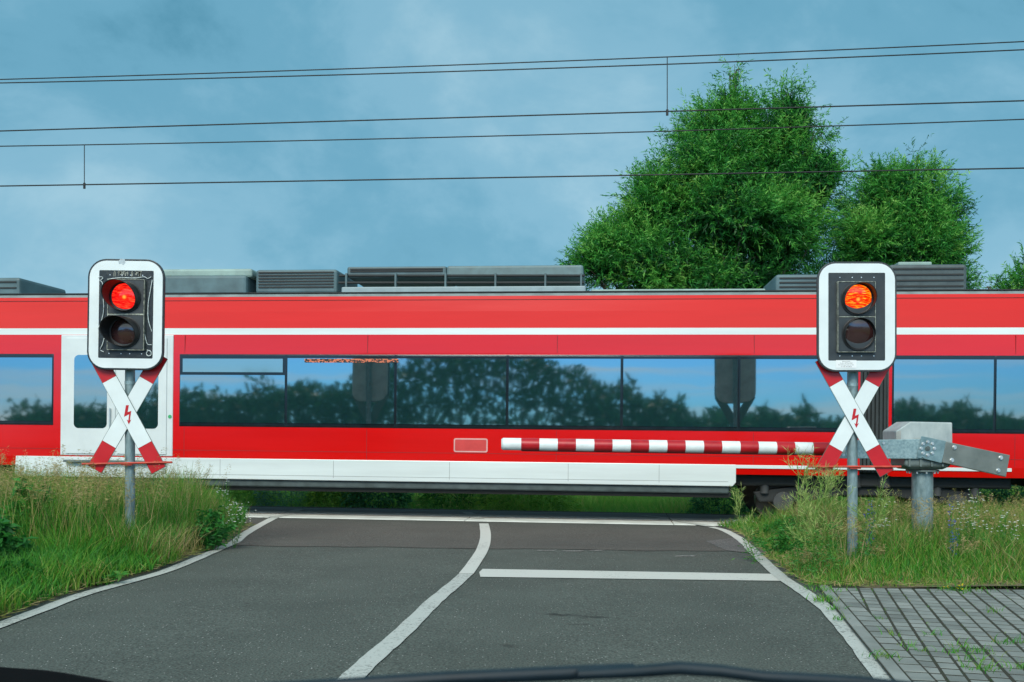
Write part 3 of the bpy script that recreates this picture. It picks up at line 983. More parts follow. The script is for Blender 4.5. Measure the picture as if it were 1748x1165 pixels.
# ------------------------------------------------------------------ crossing signals
def lens_mat(name, hot, ang):
    m, t, b = new_mat(name)
    tc = t.nodes.new("ShaderNodeTexCoord")
    mp = t.nodes.new("ShaderNodeMapping"); mp.inputs['Rotation'].default_value = (0, ang, 0); mp.inputs['Scale'].default_value = (11, 11, 75)
    t.links.new(tc.outputs['Object'], mp.inputs[0])
    n = t.nodes.new("ShaderNodeTexNoise"); n.inputs['Scale'].default_value = 1.6; n.inputs['Detail'].default_value = 3; n.inputs['Distortion'].default_value = 0.6
    t.links.new(mp.outputs[0], n.inputs[0])
    if hot:
        r = ramp(t, [(0.36, (0.55, 0.0, 0.0)), (0.50, (1.0, 0.035, 0.0)), (0.60, (1.0, 0.30, 0.005)), (0.70, (1.0, 0.62, 0.06))], n.outputs[0])
    else:
        r = ramp(t, [(0.36, (0.42, 0.0, 0.002)), (0.52, (0.95, 0.008, 0.006)), (0.70, (1.0, 0.10, 0.03))], n.outputs[0])
    # moulded boss in the middle of the lens: a red ring round a bright spot
    fl = t.nodes.new("ShaderNodeVectorMath"); fl.operation = 'MULTIPLY'; fl.inputs[1].default_value = (1, 0, 1)
    t.links.new(tc.outputs['Object'], fl.inputs[0])
    le = t.nodes.new("ShaderNodeVectorMath"); le.operation = 'LENGTH'
    t.links.new(fl.outputs[0], le.inputs[0])
    k1 = ramp(t, [(0.030, 0.85), (0.046, 0.0)], le.outputs['Value'])
    k2 = ramp(t, [(0.006, 1.0), (0.026, 0.0)], le.outputs['Value'])
    cx = mixc(t, k1.outputs[0], r.outputs[0], (0.75, 0.02, 0.002))
    cx = mixc(t, k2.outputs[0], cx, (1.0, 0.42, 0.05))
    t.links.new(cx, b.inputs['Emission Color'])
    b.inputs['Emission Strength'].default_value = 1.0
    b.inputs['Base Color'].default_value = (0.25, 0.0, 0.0, 1)
    b.inputs['Roughness'].default_value = 0.15
    return m
lens_hot, lens_red = lens_mat('lens_orange_red', True, 0.5), lens_mat('lens_red', False, -1.2)
lens_off = surf('lens_dark', (0.035, 0.012, 0.012), 0.07, var=0.2, coat=1.0)

def build_signal(Y, pole_u, board, rim_in, frame, lamps, cross_c, lean, rod, older, label):
    s = F_PX / Y
    px = (pole_u - CU) / s
    root = thing('level_crossing_signal', (px, Y, gz(px)), label, 'crossing signal', 'signals with crosses at the crossing')
    g0 = gz(px)
    def L(u, v, y=0.0):
        d = (Y + y) / F_PX
        return Vector(((u - CU) * d - px, y, EYE - (v - VH) * d - g0))
    def rot_about(pts, c, a):
        ca, sa = math.cos(a), math.sin(a)
        return [Vector((c.x + (p[0] - c.x) * ca - (p[2] - c.z) * sa, p[1], c.z + (p[0] - c.x) * sa + (p[2] - c.z) * ca)) for p in map(Vector, pts)]
    # post
    r_ = 0.052
    mb = MB(); mb.tube([(0, 0, -0.25), (0, 0, L(0, board[2] + 40).z)], r_, 24)
    post = mb.build('post', galv_pole, root)
    cl = MB()
    for v in (board[3] + 22, cross_c[1] - 8, rod[2]):
        z = L(0, v).z
        cl.tube([(0, 0, z - .018), (0, 0, z + .018)], r_ + 0.004, 24)
    cl.build('clamp', galv, root)
    # board
    u0, u1, v0, v1 = board
    yb = -0.16
    bc = L((u0 + u1) / 2, (v0 + v1) / 2, yb)
    def RR(a, b, c, d, rad, y):
        p0, p1 = L(a, d, y), L(b, c, y)
        return rot_about(rrect(p0.x, p1.x, p0.z, p1.z, rad, y), bc, lean)
    R = 31 / s
    mb = MB(); mb.prism(RR(u0, u1, v0, v1, R, yb), (0, 0.035, 0))
    bo = mb.build('backboard', board_worn if older else board_dark, root, 0.006)
    bk = MB(); bk.prism(RR(u0 + 2, u1 - 2, v0 + 2, v1 - 2, R, yb + .0355), (0, .06, 0)); bk.build('back_cover', surf('back_grey', (0.50, 0.58, 0.54), 0.5, var=0.2, scale=6), bo, 0.02)
    br = MB(); z = bc.z
    for dz in (-.3, .3):
        br.span((-.06, -0.062, z + dz - .02), (.06, 0.0, z + dz + .02))
    br.build('board_bracket', galv, bo)
    e = 3.2
    mb = MB(); mb.ring(RR(u0 + e, u1 - e, v0 + e, v1 - e, R - e / s, yb - 0.005), RR(*rim_in, 0.012, yb - 0.005), (0, 0.004, 0))
    mb.build('white_border', sign_white, bo)
    pn = MB(); pn.prism(RR(*rim_in, 0.011, yb - 0.003), (0, 0.002, 0)); pn.build('dark_panel', board_worn if older else panel_dark, bo)
    for k in (0.2, 0.42, 0.58, 0.8):
        for v in (rim_in[2] + 8, rim_in[3] - 8):
            q = rot_about([L(rim_in[0] + (rim_in[1] - rim_in[0]) * k, v, yb - .003)], bc, lean)[0]
            ri = MB(); ri.tube([q, q + Vector((0, -.004, 0))], 0.006, 8); ri.build('rivet', bolt_m, bo)
    # lamp housing with its frame
    f0, f1, fv0, fv1, fd = frame
    fw = 1.1
    mb = MB(); mb.ring(RR(f0, f1, fv0, fv1, 0.004, yb - .045), RR(f0 + fw, f1 - fw, fv0 + fw, fv1 - fw, 0.003, yb - .045), (0, .042, 0))
    a, b = rot_about([L(f0 + fw, fd - .8, yb - .045), L(f1 - fw, fd + .8, yb - .045)], bc, lean)
    mb.span((a.x, yb - .045, b.z), (b.x, yb - .005, a.z))
    mb.build('lamp_frame', frame_alu, root)
    for i, (lu, lv, lr, ax, L_top, lit) in enumerate(lamps):
        ya = yb - .040
        va, vb = (fv0 + fw + .4, fd - 1.2) if i == 0 else (fd + 1.2, fv1 - fw - .4)
        door = MB(); door.prism(RR(f0 + fw + .4, f1 - fw - .4, va, vb, 0.006, ya), (0, .03, 0))
        c = rot_about([L(lu, lv, ya)], bc, lean)[0]
        R0 = lr / s
        lp = door.build('lamp', panel_dark, root, 0.003)
        # bezel and domed lens
        bz = MB(); n = 40
        circ = lambda rr, y: [(c.x + rr * math.cos(2 * PI * k / n), y, c.z + rr * math.sin(2 * PI * k / n)) for k in range(n)]
        bz.ring(circ(R0 * 1.16, ya - .018), circ(R0 * 1.0, ya - .018), (0, .016, 0)); bz.build('bezel', hood_black, lp, 0.003)
        ln = MB(); rows = []
        for j in range(9):
            q = j / 8
            rows += [Vector((R0 * 1.02 * q * math.cos(2 * PI * k / n), -0.030 * (1 - q * q) , R0 * 1.02 * q * math.sin(2 * PI * k / n))) for k in range(n)] if j else [Vector((0, -0.030, 0))]
        f = [(0, 1 + k, 1 + (k + 1) % n) for k in range(n)]
        for j in range(7):
            f += [(1 + j * n + k, 1 + (j + 1) * n + k, 1 + (j + 1) * n + (k + 1) % n, 1 + j * n + (k + 1) % n) for k in range(n)]
        lo = MB().add(rows, f, True).build('lens', (lens_red if older else lens_hot) if lit else lens_off, lp)
        lo.location = (c.x, ya - .006, c.z)
        lo.rotation_euler = (0.25 if not older else 0.1, 0, 0)
        # hood: long over the top, short below, leaning to one side
        hv, hf = [], []
        m_ = 7
        for j in range(m_ + 1):
            q = j / m_
            for k in range(n):
                w = 2 * PI * k / n
                ll = L_top * (0.14 + 0.86 * (0.5 + 0.5 * math.cos(w - ax[3])) ** 0.8)
                rr = R0 * (1.13 - 0.06 * q)
                hv.append((c.x + rr * math.cos(w) + ax[0] * ll * q, ya - .012 + ax[1] * ll * q, c.z + rr * math.sin(w) + ax[2] * ll * q))
        for j in range(m_):
            for k in range(n):
                hf.append((j * n + k, j * n + (k + 1) % n, (j + 1) * n + (k + 1) % n, (j + 1) * n + k))
        h = MB().add(hv, hf, True).build('hood', hood_black, lp)
        so = h.modifiers.new('thickness', 'SOLIDIFY'); so.thickness = 0.004
    # cross
    ang, wid, ln_, tip = math.radians(29.3), 0.166 * 163 / s, 1.375 * 163 / s, 0.303 * 163 / s
    cc = L(*cross_c, -0.08); cc.y = 0
    def arm(sgn, y, name='cross_arm'):
        M = Matrix.Rotation(sgn * ang - lean, 4, 'Y')
        def loc(a, b, yy): 
            return cc + M @ Vector((a, yy, b))
        w2, l2 = wid / 2, ln_ / 2
        mb = MB(); mb.prism([loc(-w2, -l2, y), loc(w2, -l2, y), loc(w2, l2, y), loc(-w2, l2, y)], (0, .006, 0))
        o = mb.build(name, surf('cross_edge', (0.06, 0.11, 0.09), 0.5), root)
        q = 0.004
        wt = MB(); wt.prism([loc(-w2 + q, -l2 + tip, y - .0016), loc(w2 - q, -l2 + tip, y - .0016), loc(w2 - q, l2 - tip, y - .0016), loc(-w2 + q, l2 - tip, y - .0016)], (0, .001, 0)); wt.build('white_field', sign_white, o)
        rd = MB()
        rd.prism([loc(-w2 + q, -l2 + q, y - .0016), loc(w2 - q, -l2 + q, y - .0016), loc(w2 - q, -l2 + tip - .002, y - .0016), loc(-w2 + q, -l2 + tip - .002, y - .0016)], (0, .001, 0)); rd.build('red_tip', sign_red, o)
        rd = MB()
        rd.prism([loc(-w2 + q, l2 - tip + .002, y - .0016), loc(w2 - q, l2 - tip + .002, y - .0016), loc(w2 - q, l2 - q, y - .0016), loc(-w2 + q, l2 - q, y - .0016)], (0, .001, 0)); rd.build('red_tip', sign_red, o)
        return o
    arm(1, -0.073)
    fa = arm(-1, -0.088)
    bolt = [(415, 525), (440, 525), (429, 588), (462, 576), (449, 662), (462, 654), (440, 697), (421, 655), (436, 663), (443, 606), (397, 630)]
    bp = MB(); bp.prism([cc + Vector(((bx - 424) / 5.294 / s, -0.0916, -(by - 588) / 5.294 / s)) for bx, by in bolt], (0, .001, 0))
    bp.build('lightning_arrow', sign_red, fa)
    # guard rod
    ra, rb = L(rod[0], rod[2] + rod[3], -0.105), L(rod[1], rod[2] - rod[3], -0.105)
    mb = MB(); mb.tube([ra, rb], 0.0115, 12); mb.span((-.055, -.104, L(0, rod[2]).z - .02), (.055, -.055, L(0, rod[2]).z + .012)); mb.build('guard_rod', rod_red, root)
    return root, L, bo, bc, RR, yb

# right-hand one
rootR, LR, boR, bcR, RRR, ybR = build_signal(10.43, 1455, (1395, 1531, 447, 635), (1414, 1511, 466, 616), (1430, 1495, 480.5, 601.5, 541),
    [(1463, 511, 23.5, (0.14, -1, 0.02, PI * 0.36), 0.12, True), (1465.5, 570.5, 24, (0.02, -1, 0.02, PI / 2), 0.07, False)], (1458.2, 710), 0.0, (1379, 1538, 797, 0.0), False,
    'intact red light signal with clean white border above the cross, beside the barrier machine')
# instruction plate on its border
pl = MB(); q0, q1 = LR(1418, 630.3), LR(1452.5, 617.2)
pl.span((q0.x, ybR - .009, q0.z), (q1.x, ybR - .006, q1.z)); plate = pl.build('notice_plate', surf('plate_white', (0.74, 0.78, 0.79), 0.4, var=0.05), boR, 0.001)
ink = surf('plate_ink', (0.16, 0.18, 0.19), 0.6)
def text_mesh(body, loc, size, mat, parent, name='notice_text'):
    cu = bpy.data.curves.new(name, 'FONT'); cu.body = body; cu.size = size; cu.align_x = 'CENTER'
    tmp = bpy.data.objects.new(name, cu); col.objects.link(tmp)
    dg = bpy.context.evaluated_depsgraph_get()
    me = bpy.data.meshes.new_from_object(tmp.evaluated_get(dg))
    bpy.data.objects.remove(tmp)
    me.materials.clear(); me.materials.append(mat)
    o = bpy.data.objects.new(name, me); col.objects.link(o); o.parent = parent
    o.location = loc; o.rotation_euler = (PI / 2, 0, 0)
    return o
for i, tx in enumerate(("Bahnübergang", "Strecke 6078 km 38,6", "Bei Störungen bitte anrufen", "Tel. 030 297 40626")):
    text_mesh(tx, ((q0.x + q1.x) / 2, ybR - .0097, q1.z - .018 - i * .0175), 0.0145, ink, plate)

# left-hand one
rootL, LL, boL, bcL, RRL, ybL = build_signal(10.75, 222, (149, 280, 442.5, 632), (168.5, 261.5, 462, 612), (183, 246, 476.5, 598, 537),
    [(213.8, 507.5, 22.5, (-0.20, -1, 0.05, PI * 0.66), 0.20, True), (213.2, 567.5, 22.5, (-0.22, -1, 0.03, PI * 0.70), 0.20, False)], (217.5, 704), -0.014, (140, 294, 791, 1.5), True,
    'weathered red light signal with flaking seal strips above its cross, in tall grass')
# loose sealing strips and flaking scraps on its dark panel
st = MB()
def wav(pts, r=0.004, y=-0.012):
    st.tube(smooth_line([Vector(LL(u, v, ybL + y - .006 * (i % 2))) for i, (u, v) in enumerate(pts)], 4), r, 6)
wav([(170, 479), (175, 484), (176, 505), (177, 528), (174, 545), (167, 562)])
wav([(179, 573), (175, 588), (171, 597), (177, 601)])
wav([(260, 478), (256, 500), (253, 520), (253, 545), (259, 566)])
wav([(246, 566), (249, 580), (252, 588), (259, 589)])
wav([(183, 477), (205, 474.5), (232, 475), (246, 473), (252, 476), (258, 473)])
wav([(251, 598), (257, 600), (258, 606), (253, 608), (250, 604), (252, 600)], 0.005)
wav([(168, 474), (173, 473), (176, 475), (172, 478)])
st.build('seal_strip', strip_pale, boL)
fl = MB()
rng = random.Random(4)
for k in range(46):
    u, w = rng.uniform(193, 242), rng.uniform(.5, 1.8)
    v0 = rng.uniform(462.5, 465); v1 = v0 + rng.uniform(1, 9)
    a, b = LL(u, v1, ybL - .0045), LL(u + w, v0, ybL - .0045)
    fl.span((a.x, ybL - .0048, a.z), (b.x, ybL - .0032, b.z))
fl.build('flaked_film', surf('film_pale', (0.26, 0.28, 0.24), 0.6, var=0.6, scale=60), boL)
bp = [(206, 442), (213, 443), (214, 449), (210, 453), (207, 450), (203, 451), (202, 446)]
pm = MB(); pm.prism([LL(u, v, ybL - .0065) for u, v in bp], (0, .001, 0)); pm.build('bare_patch', surf('bare_alu', (0.40, 0.48, 0.52), 0.5, var=0.2, scale=30), boL)

# ------------------------------------------------------------------ barrier
def build_barrier():
    Y = 11.45
    s = F_PX / Y
    pu = 1574.5
    px = (pu - CU) / s
    g0 = gz(px)
    root = thing('barrier', (px, Y, g0), 'half barrier lowered across the right lane with red and white boom and galvanised machine', 'barrier')
    def L(u, v, y=0.0):
        d = (Y + y) / F_PX
        return Vector(((u - CU) * d - px, y, EYE - (v - VH) * d - g0))
    mb = MB(); mb.tube([(0, 0, -.2), (0, 0, L(0, 806).z)], 17.2 / s, 32)
    mb.build('post', galv_pole, root)
    fl = MB(); zf = L(0, 805).z
    fl.tube([(0, 0, zf), (0, 0, zf + .02)], 27 / s, 28)
    fo = fl.build('flange', cast_dark, root, 0.003)
    for k in range(10):
        w = 2 * PI * k / 10 + .2
        b = MB(); b.tube([(24 / s * math.cos(w), 24 / s * math.sin(w), zf - .022), (24 / s * math.cos(w), 24 / s * math.sin(w), zf + .001)], 0.011, 8); b.build('flange_bolt', bolt_m, fo)
    # cast lower housing, flared upwards, with ribs
    lo, hi = L(1553, 802, -.2), L(1612, 802, -.2)
    lo2, hi2 = L(1543.5, 784, -.2), L(1622.5, 784, -.2)
    vs_ = []
    for (a, c, z, d) in ((lo, hi, L(0, 802, -.2).z, .17), (lo2, hi2, L(0, 796, -.2).z, .22), (lo2, hi2, L(0, 780, -.2).z, .22)):
        vs_ += [(a.x, -d, z), (c.x, -d, z), (c.x, d, z), (a.x, d, z)]
    mb = MB().add(vs_, [(3, 2, 1, 0), (8, 9, 10, 11)] + [(r * 4 + k, r * 4 + (k + 1) % 4, r * 4 + 4 + (k + 1) % 4, r * 4 + 4 + k) for r in (0, 1) for k in range(4)])
    hs = mb.build('housing_base', cast_dark, root, 0.02, 3)
    for u in (1552, 1571, 1590, 1609):
        p = L(u, 0, -.22)
        rb = MB(); rb.span((p.x - .012, -.235, L(0, 797, -.2).z), (p.x + .012, -.215, L(0, 783, -.2).z)); rb.build('rib', cast_dark, hs, 0.004)
    # sheet-metal hood with a sloping shoulder
    poly = [(1529.5, 783), (1529.5, 736), (1554, 720), (1626, 721.5), (1626.5, 783)]
    mb = MB(); mb.prism([L(u, v, -.14) for u, v in poly], (0, .42, 0))
    hd = mb.build('machine_hood', alu_box, root, 0.014, 3)
    ed = MB(); ed.prism([L(u, v, -.143) for u, v in ((1530, 783), (1530, 737), (1538, 735.5), (1538, 783))], (0, .002, 0)); ed.build('corner_strip', surf('alu_warm', (0.36, 0.37, 0.34), 0.5, metal=0.2, var=0.2), hd)
    # arm: galvanised beam, bolted joint, counterweight
    ya = -.25
    mb = MB(); mb.prism([L(u, v, ya) for u, v in ((1434, 752), (1600, 749.5), (1600, 784), (1434, 783))], (0, .07, 0))
    bm_ = mb.build('arm_beam', galv, root, 0.006)
    for u, v in ((1439.5, 777), (1439.5, 757), (1490, 777), (1508, 757)):
        p = L(u, v, ya); bb = MB(); bb.tube([p, p + Vector((0, -.014, 0))], 0.016, 8); bb.build('bolt', bolt_m, bm_)
    mb = MB(); mb.prism([L(u, v, ya - .012) for u, v in ((1573, 744.5), (1616, 753.5), (1607.5, 791), (1577, 783.5), (1575, 781), (1572, 783), (1565, 781.5))], (0, .010, 0))
    jt = mb.build('joint_plate', surf('galv_joint', (0.22, 0.33, 0.35), 0.4, metal=0.4, c2=(0.13, 0.21, 0.225), scale=14, bump=0.1), root, 0.004)
    c = L(1583.5, 766, ya - .012)
    for k in range(8):
        w = 2 * PI * k / 8
        q = c + Vector((11 / s * math.cos(w), 0, 11 / s * math.sin(w)))
        bb = MB(); bb.tube([q, q + Vector((0, -.004, 0))], 0.020, 14); bb.tube([q + Vector((0, -.004, 0)), q + Vector((0, -.018, 0))], 0.0135, 6); bb.build('bolt', bolt_m, jt)
    pv = MB(); pv.tube([c, c + Vector((0, -.010, 0))], 0.028, 18); pv.tube([c + Vector((0, -.010, 0)), c + Vector((0, -.020, 0))], 0.015, 8); pv.build('pivot', cast_dark, jt)
    mb = MB(); mb.prism([L(u, v, ya - .016) for u, v in ((1614.5, 754), (1724.5, 777.3), (1717.5, 814.8), (1608.5, 790))], (0, .05, 0))
    cw = mb.build('counterweight', dull_steel, root, 0.008)
    for u, v in ((1629, 764), (1624.5, 786), (1708, 781.8), (1703.5, 803.5)):
        p = L(u, v, ya - .016); bb = MB(); bb.tube([p, p + Vector((0, -.006, 0))], 0.026, 14); bb.tube([p + Vector((0, -.006, 0)), p + Vector((0, -.024, 0))], 0.019, 6); bb.build('bolt', bolt_m, cw)
    # boom, striped
    yb = -.215
    def bx(u): 
        f = (u - 858) / (1440 - 858)
        return L(u, 758.2 + f * 8.3, yb)
    r_ = 10.2 / s
    whites = MB(); whites.tube([bx(858.5), bx(1440)], r_, 32)
    bo = whites.build('boom', surf('boom_white', (0.70, 0.77, 0.77), 0.35, var=0.1, scale=9), root)
    boom_red = surf('boom_red', (0.40, 0.006, 0.012), 0.35, var=0.18, scale=9)
    u, k = 858.5, 0
    while u < 1440:
        e_ = min(u + 31.05, 1440)
        if k % 2:
            rb_ = MB(); rb_.tube([bx(u), bx(e_)], r_ * 1.008, 32); rb_.build('red_band', boom_red, bo)
        u, k = e_, k + 1
    cp = MB(); p = bx(857.5); cp.tube([bx(855.8), bx(859)], [r_ * .80, r_ * 1.03], 28); cp.build('end_cap', surf('cap_pale', (0.60, 0.66, 0.66), 0.4), bo)
    wr = MB()
    wr.tube([bx(890) + Vector((0, 0, -r_ - .006)), bx(1438) + Vector((0, 0, -r_ - .006))], 0.006, 6); wr.build('edge_wire', under_black, bo)
build_barrier()

# ------------------------------------------------------------------ car front the picture is taken from
def build_car():
    root = thing('car', (0, 0.75, gz(0)), 'dark car front with wiper resting at the foot of its windscreen, at lower edge', 'car')
    dark = surf('car_dark', (0.004, 0.005, 0.006), 0.95, var=0.2, spec=0.05)
    blue = surf('wiper_black', (0.004, 0.014, 0.022), 0.5, var=0.25, scale=20)
    off = Vector(root.location)
    def Q(u, v, Y):
        return P(u, v, Y) - off
    w = MB()
    w.tube([Q(380, 1178, .80), Q(555, 1171, .82), Q(756, 1159, .84), Q(976, 1149, .86), Q(1082, 1144, .87)], [0.0039, 0.0055, 0.0062, 0.0065, 0.0060], 12)
    wp = w.build('wiper', blue, root)
    b = MB(); b.tube([Q(985, 1152, .85), Q(1082, 1147, .86), Q(1159, 1141, .87), Q(1230, 1146, .87), Q(1300, 1155.5, .87), Q(1464, 1164, .87), Q(1640, 1180, .88)], [0.0044, 0.0055, 0.0060, 0.0057, 0.0055, 0.0052, 0.0039], 12)
    b.build('wiper_arm', blue, wp)
    k = MB(); k.tube([Q(395, 1182, .805), Q(1080, 1153, .87)], .0022, 8); k.build('wiper_blade', rubber, wp)
    # scuttle and bonnet below the glass
    tops = [(-420, 1118), (-150, 1129), (0, 1140), (60, 1144.5), (120, 1154), (190, 1168), (320, 1192), (600, 1225), (900, 1235), (1300, 1232), (1800, 1218), (2200, 1190)]
    pts = smooth_line([Q(u, v, .66 + .00002 * (u - 900) ** 2 * .1) for u, v in tops], 5)
    vs_, f = [], []
    n = len(pts)
    for p in pts: vs_ += [p, p + Vector((0, .05, -.012)), p + Vector((0, .07, -.10)), p + Vector((0, -.02, -.10))]
    for i in range(n - 1):
        for j in range(4):
            f.append((4 * i + j, 4 * i + (j + 1) % 4, 4 * i + 4 + (j + 1) % 4, 4 * i + 4 + j))
    MB().add(vs_, f, True).build('scuttle', dark, root)
    bn = []
    rows = ((.82, 1.13), (1.1, 1.11), (1.4, 1.05), (1.65, .95), (1.74, .82), (1.76, .55), (1.72, .30))
    xs_ = (-.86, -.80, -.5, 0, .5, .80, .86)
    for (y, z) in rows:
        for x in xs_:
            bn.append((x, y - off.y, z - off.z - .12 * (abs(x) / .86) ** 4))
    f = [(r * 7 + k, r * 7 + k + 1, r * 7 + k + 8, r * 7 + k + 7) for r in range(len(rows) - 1) for k in range(6)]
    MB().add(bn, f, True).build('bonnet', surf('car_paint', (0.02, 0.05, 0.07), 0.3, coat=1.0, var=0.1), root)
build_car()

# ------------------------------------------------------------------ vegetation
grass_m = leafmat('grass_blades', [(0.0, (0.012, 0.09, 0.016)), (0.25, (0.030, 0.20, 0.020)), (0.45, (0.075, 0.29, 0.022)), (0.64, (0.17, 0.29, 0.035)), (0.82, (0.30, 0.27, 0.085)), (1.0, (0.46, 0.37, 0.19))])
weed_m = leafmat('weed_green', [(0.0, (0.010, 0.085, 0.022)), (0.5, (0.040, 0.23, 0.030)), (0.8, (0.17, 0.32, 0.06)), (1.0, (0.48, 0.54, 0.20))])
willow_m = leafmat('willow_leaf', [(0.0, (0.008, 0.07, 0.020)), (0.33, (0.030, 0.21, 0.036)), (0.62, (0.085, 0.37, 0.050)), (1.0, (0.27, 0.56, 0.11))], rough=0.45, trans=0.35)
shrub_dark_m = leafmat('shrub_dark', [(0.0, (0.010, 0.07, 0.03)), (1.0, (0.08, 0.34, 0.13))])
shrub_blue_m = leafmat('shrub_blue', [(0.0, (0.03, 0.12, 0.10)), (1.0, (0.16, 0.36, 0.27))])
shrub_lime_m = leafmat('shrub_lime', [(0.0, (0.05, 0.22, 0.03)), (1.0, (0.32, 0.58, 0.07))])
bark_m = surf('bark', (0.085, 0.075, 0.055), 0.9, var=0.4, scale=9, bump=0.7, bscale=30)
flower_w = leafmat('flower_white', [(0.0, (0.70, 0.72, 0.66)), (1.0, (0.82, 0.84, 0.80))], trans=0.2)
flower_b = leafmat('flower_blue', [(0.0, (0.03, 0.05, 0.34)), (1.0, (0.10, 0.14, 0.55))], trans=0.2)
flower_y = leafmat('flower_yellow', [(0.0, (0.70, 0.50, 0.02)), (1.0, (0.85, 0.70, 0.05))], trans=0.2)

def noise2(x, y, k=1.0, ph=0.0):
    return (np.sin(1.7 * k * x + 1.1 * k * y + ph) + np.sin(-1.3 * k * x + 2.1 * k * y + 1.7 * ph + 1) + np.sin(2.9 * k * x + 0.7 * k * y + 2.3 * ph + 2) * 0.6) / 2.6
def in_view(x, y, pad=130):
    u = x / y * F_PX + CU
    return (u > -pad) & (u < 1748 + pad)
def left_ok(x, y, gap=0.1):
    return x < xl(y, LEFT) - gap
def right_ok(x, y, gap=0.2):
    return (x > xl(y, RIGHT) + gap) & (y > PAVE_Y + 0.02)
def scatter(r, n, x0, x1, y0, y1, ok):
    x, y = r.uniform(x0, x1, n), r.uniform(y0, y1, n)
    k = ok(x, y) & in_view(x, y)
    return x[k], y[k]
def pos(x, y, dz=0.0):
    return np.stack([x, y, -GRADE * x + 0.03 + dz], 1)

def seed_heads(g, x, y, h, tint, size=0.16, spread=0.035, n=16, droop=0.25, w=0.0026):
    """dry stalks that end in loose nodding panicles"""
    r = g.r
    m = len(x)
    tip, hd = g.blades(pos(x, y), h, np.full(m, w * 1.6), h * r.uniform(0.05, 0.30, m), tint, tip=0.2, segs=4)
    k = r.uniform(0, 1, (m, n))
    base = tip[:, None, :] - np.array([0, 0, 1.0]) * (size * (1 - k))[:, :, None] - hd[:, None, :] * (0.25 * size * (1 - k))[:, :, None]
    d = np.stack([r.normal(0, 1, (m, n)), r.normal(0, 1, (m, n)), r.uniform(-droop, 1.4, (m, n))], 2) + hd[:, None, :] * 0.8
    dn = d / np.linalg.norm(d, axis=2, keepdims=True)
    off = dn * (spread * (1.1 - k) * r.uniform(.3, 1, (m, n)))[:, :, None]
    g.leaves((base + off).reshape(-1, 3), dn.reshape(-1, 3), r.uniform(.022, .044, m * n), r.uniform(.004, .008, m * n), np.repeat(tint, n) + r.uniform(-.06, .06, m * n), droop=0.2)

def left_grass():
    g = Leaves(11); r = g.r
    # lush low grass along the road
    x, y = scatter(r, 130000, -8.0, -1.2, 5.6, 10.6, lambda a, b: left_ok(a, b, 0.09))
    d = xl(y, LEFT) - x
    keep = r.uniform(0, 1, len(x)) < np.clip((d - .0) / .25, .25, 1)
    x, y, d = x[keep], y[keep], d[keep]
    cl = noise2(x, y, 2.2)
    h = np.clip((0.13 + 0.14 * np.clip(d / .6, 0, 1)) * (1 + .5 * cl) * r.uniform(.5, 1.35, len(x)), .04, .5)
    tint = np.clip(0.27 + .20 * cl + r.normal(0, .14, len(x)) + .35 * np.exp(-d / .22) + .25 * (r.uniform(0, 1, len(x)) < .05), 0, 1)
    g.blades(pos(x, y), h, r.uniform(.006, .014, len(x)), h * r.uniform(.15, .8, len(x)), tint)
    # dead straw lying along the edge
    x, y = scatter(r, 60000, -8.0, -1.2, 5.6, 14.5, lambda a, b: (left_ok(a, b, 0.05)) & (a > xl(b, LEFT) - .42))
    p = pos(x, y, .0); p[:, 2] += r.uniform(0, .03, len(x))
    dd = r.normal(0, 1, (len(x), 3)); dd[:, 2] = np.abs(dd[:, 2]) * .25
    g.leaves(p, dd, r.uniform(.05, .14, len(x)), r.uniform(.003, .006, len(x)), np.clip(r.normal(.82, .14, len(x)), 0, 1))
    # tall mixed grass round the signal
    x, y = scatter(r, 95000, -10, -2.4, 9.9, 14.9, lambda a, b: left_ok(a, b, 0.22))
    d = xl(y, LEFT) - x
    prof = np.clip((d - .1) / .9, .25, 1)
    cl = noise2(x, y, 1.6, 2)
    h = np.clip((0.26 + .37 * prof) * (1 + .28 * cl) * r.uniform(.45, 1.3, len(x)), .08, .95)
    dry = r.uniform(0, 1, len(x)) < np.clip(.06 + .15 * cl + .22 * np.exp(-d / .45), .03, .9)
    tint = np.clip(np.where(dry, r.normal(.84, .10, len(x)), r.normal(.36, .15, len(x)) + .12 * cl), 0, 1)
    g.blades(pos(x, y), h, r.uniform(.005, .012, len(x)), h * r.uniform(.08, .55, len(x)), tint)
    # straw at the foot of the tall grass
    x, y = scatter(r, 9000, -7, -2.6, 9.9, 11.6, lambda a, b: left_ok(a, b, 0.12))
    h = r.uniform(.12, .42, len(x))
    g.blades(pos(x, y), h, r.uniform(.003, .006, len(x)), h * r.uniform(.1, 1.1, len(x)), np.clip(r.normal(.88, .07, len(x)), 0, 1))
    # nodding seed heads standing over it
    x, y = scatter(r, 1200, -9, -3.2, 10.2, 13.5, lambda a, b: left_ok(a, b, 0.35))
    seed_heads(g, x, y, np.clip(r.normal(.82, .15, len(x)), .45, 1.2), np.clip(r.normal(.86, .06, len(x)), 0, 1))
    x, y = scatter(r, 420, -7.5, -3.9, 9.4, 11.4, lambda a, b: left_ok(a, b, 0.6))
    seed_heads(g, x, y, np.clip(r.normal(.98, .10, len(x)), .7, 1.2), np.clip(r.normal(.86, .05, len(x)), 0, 1), size=.26, spread=.055, n=34)
    o = g.build('roadside_grass', grass_m)
    tag(o, 'tall seeding grass with straw and lush green edge, round the left signal', 'grass', kind='stuff')

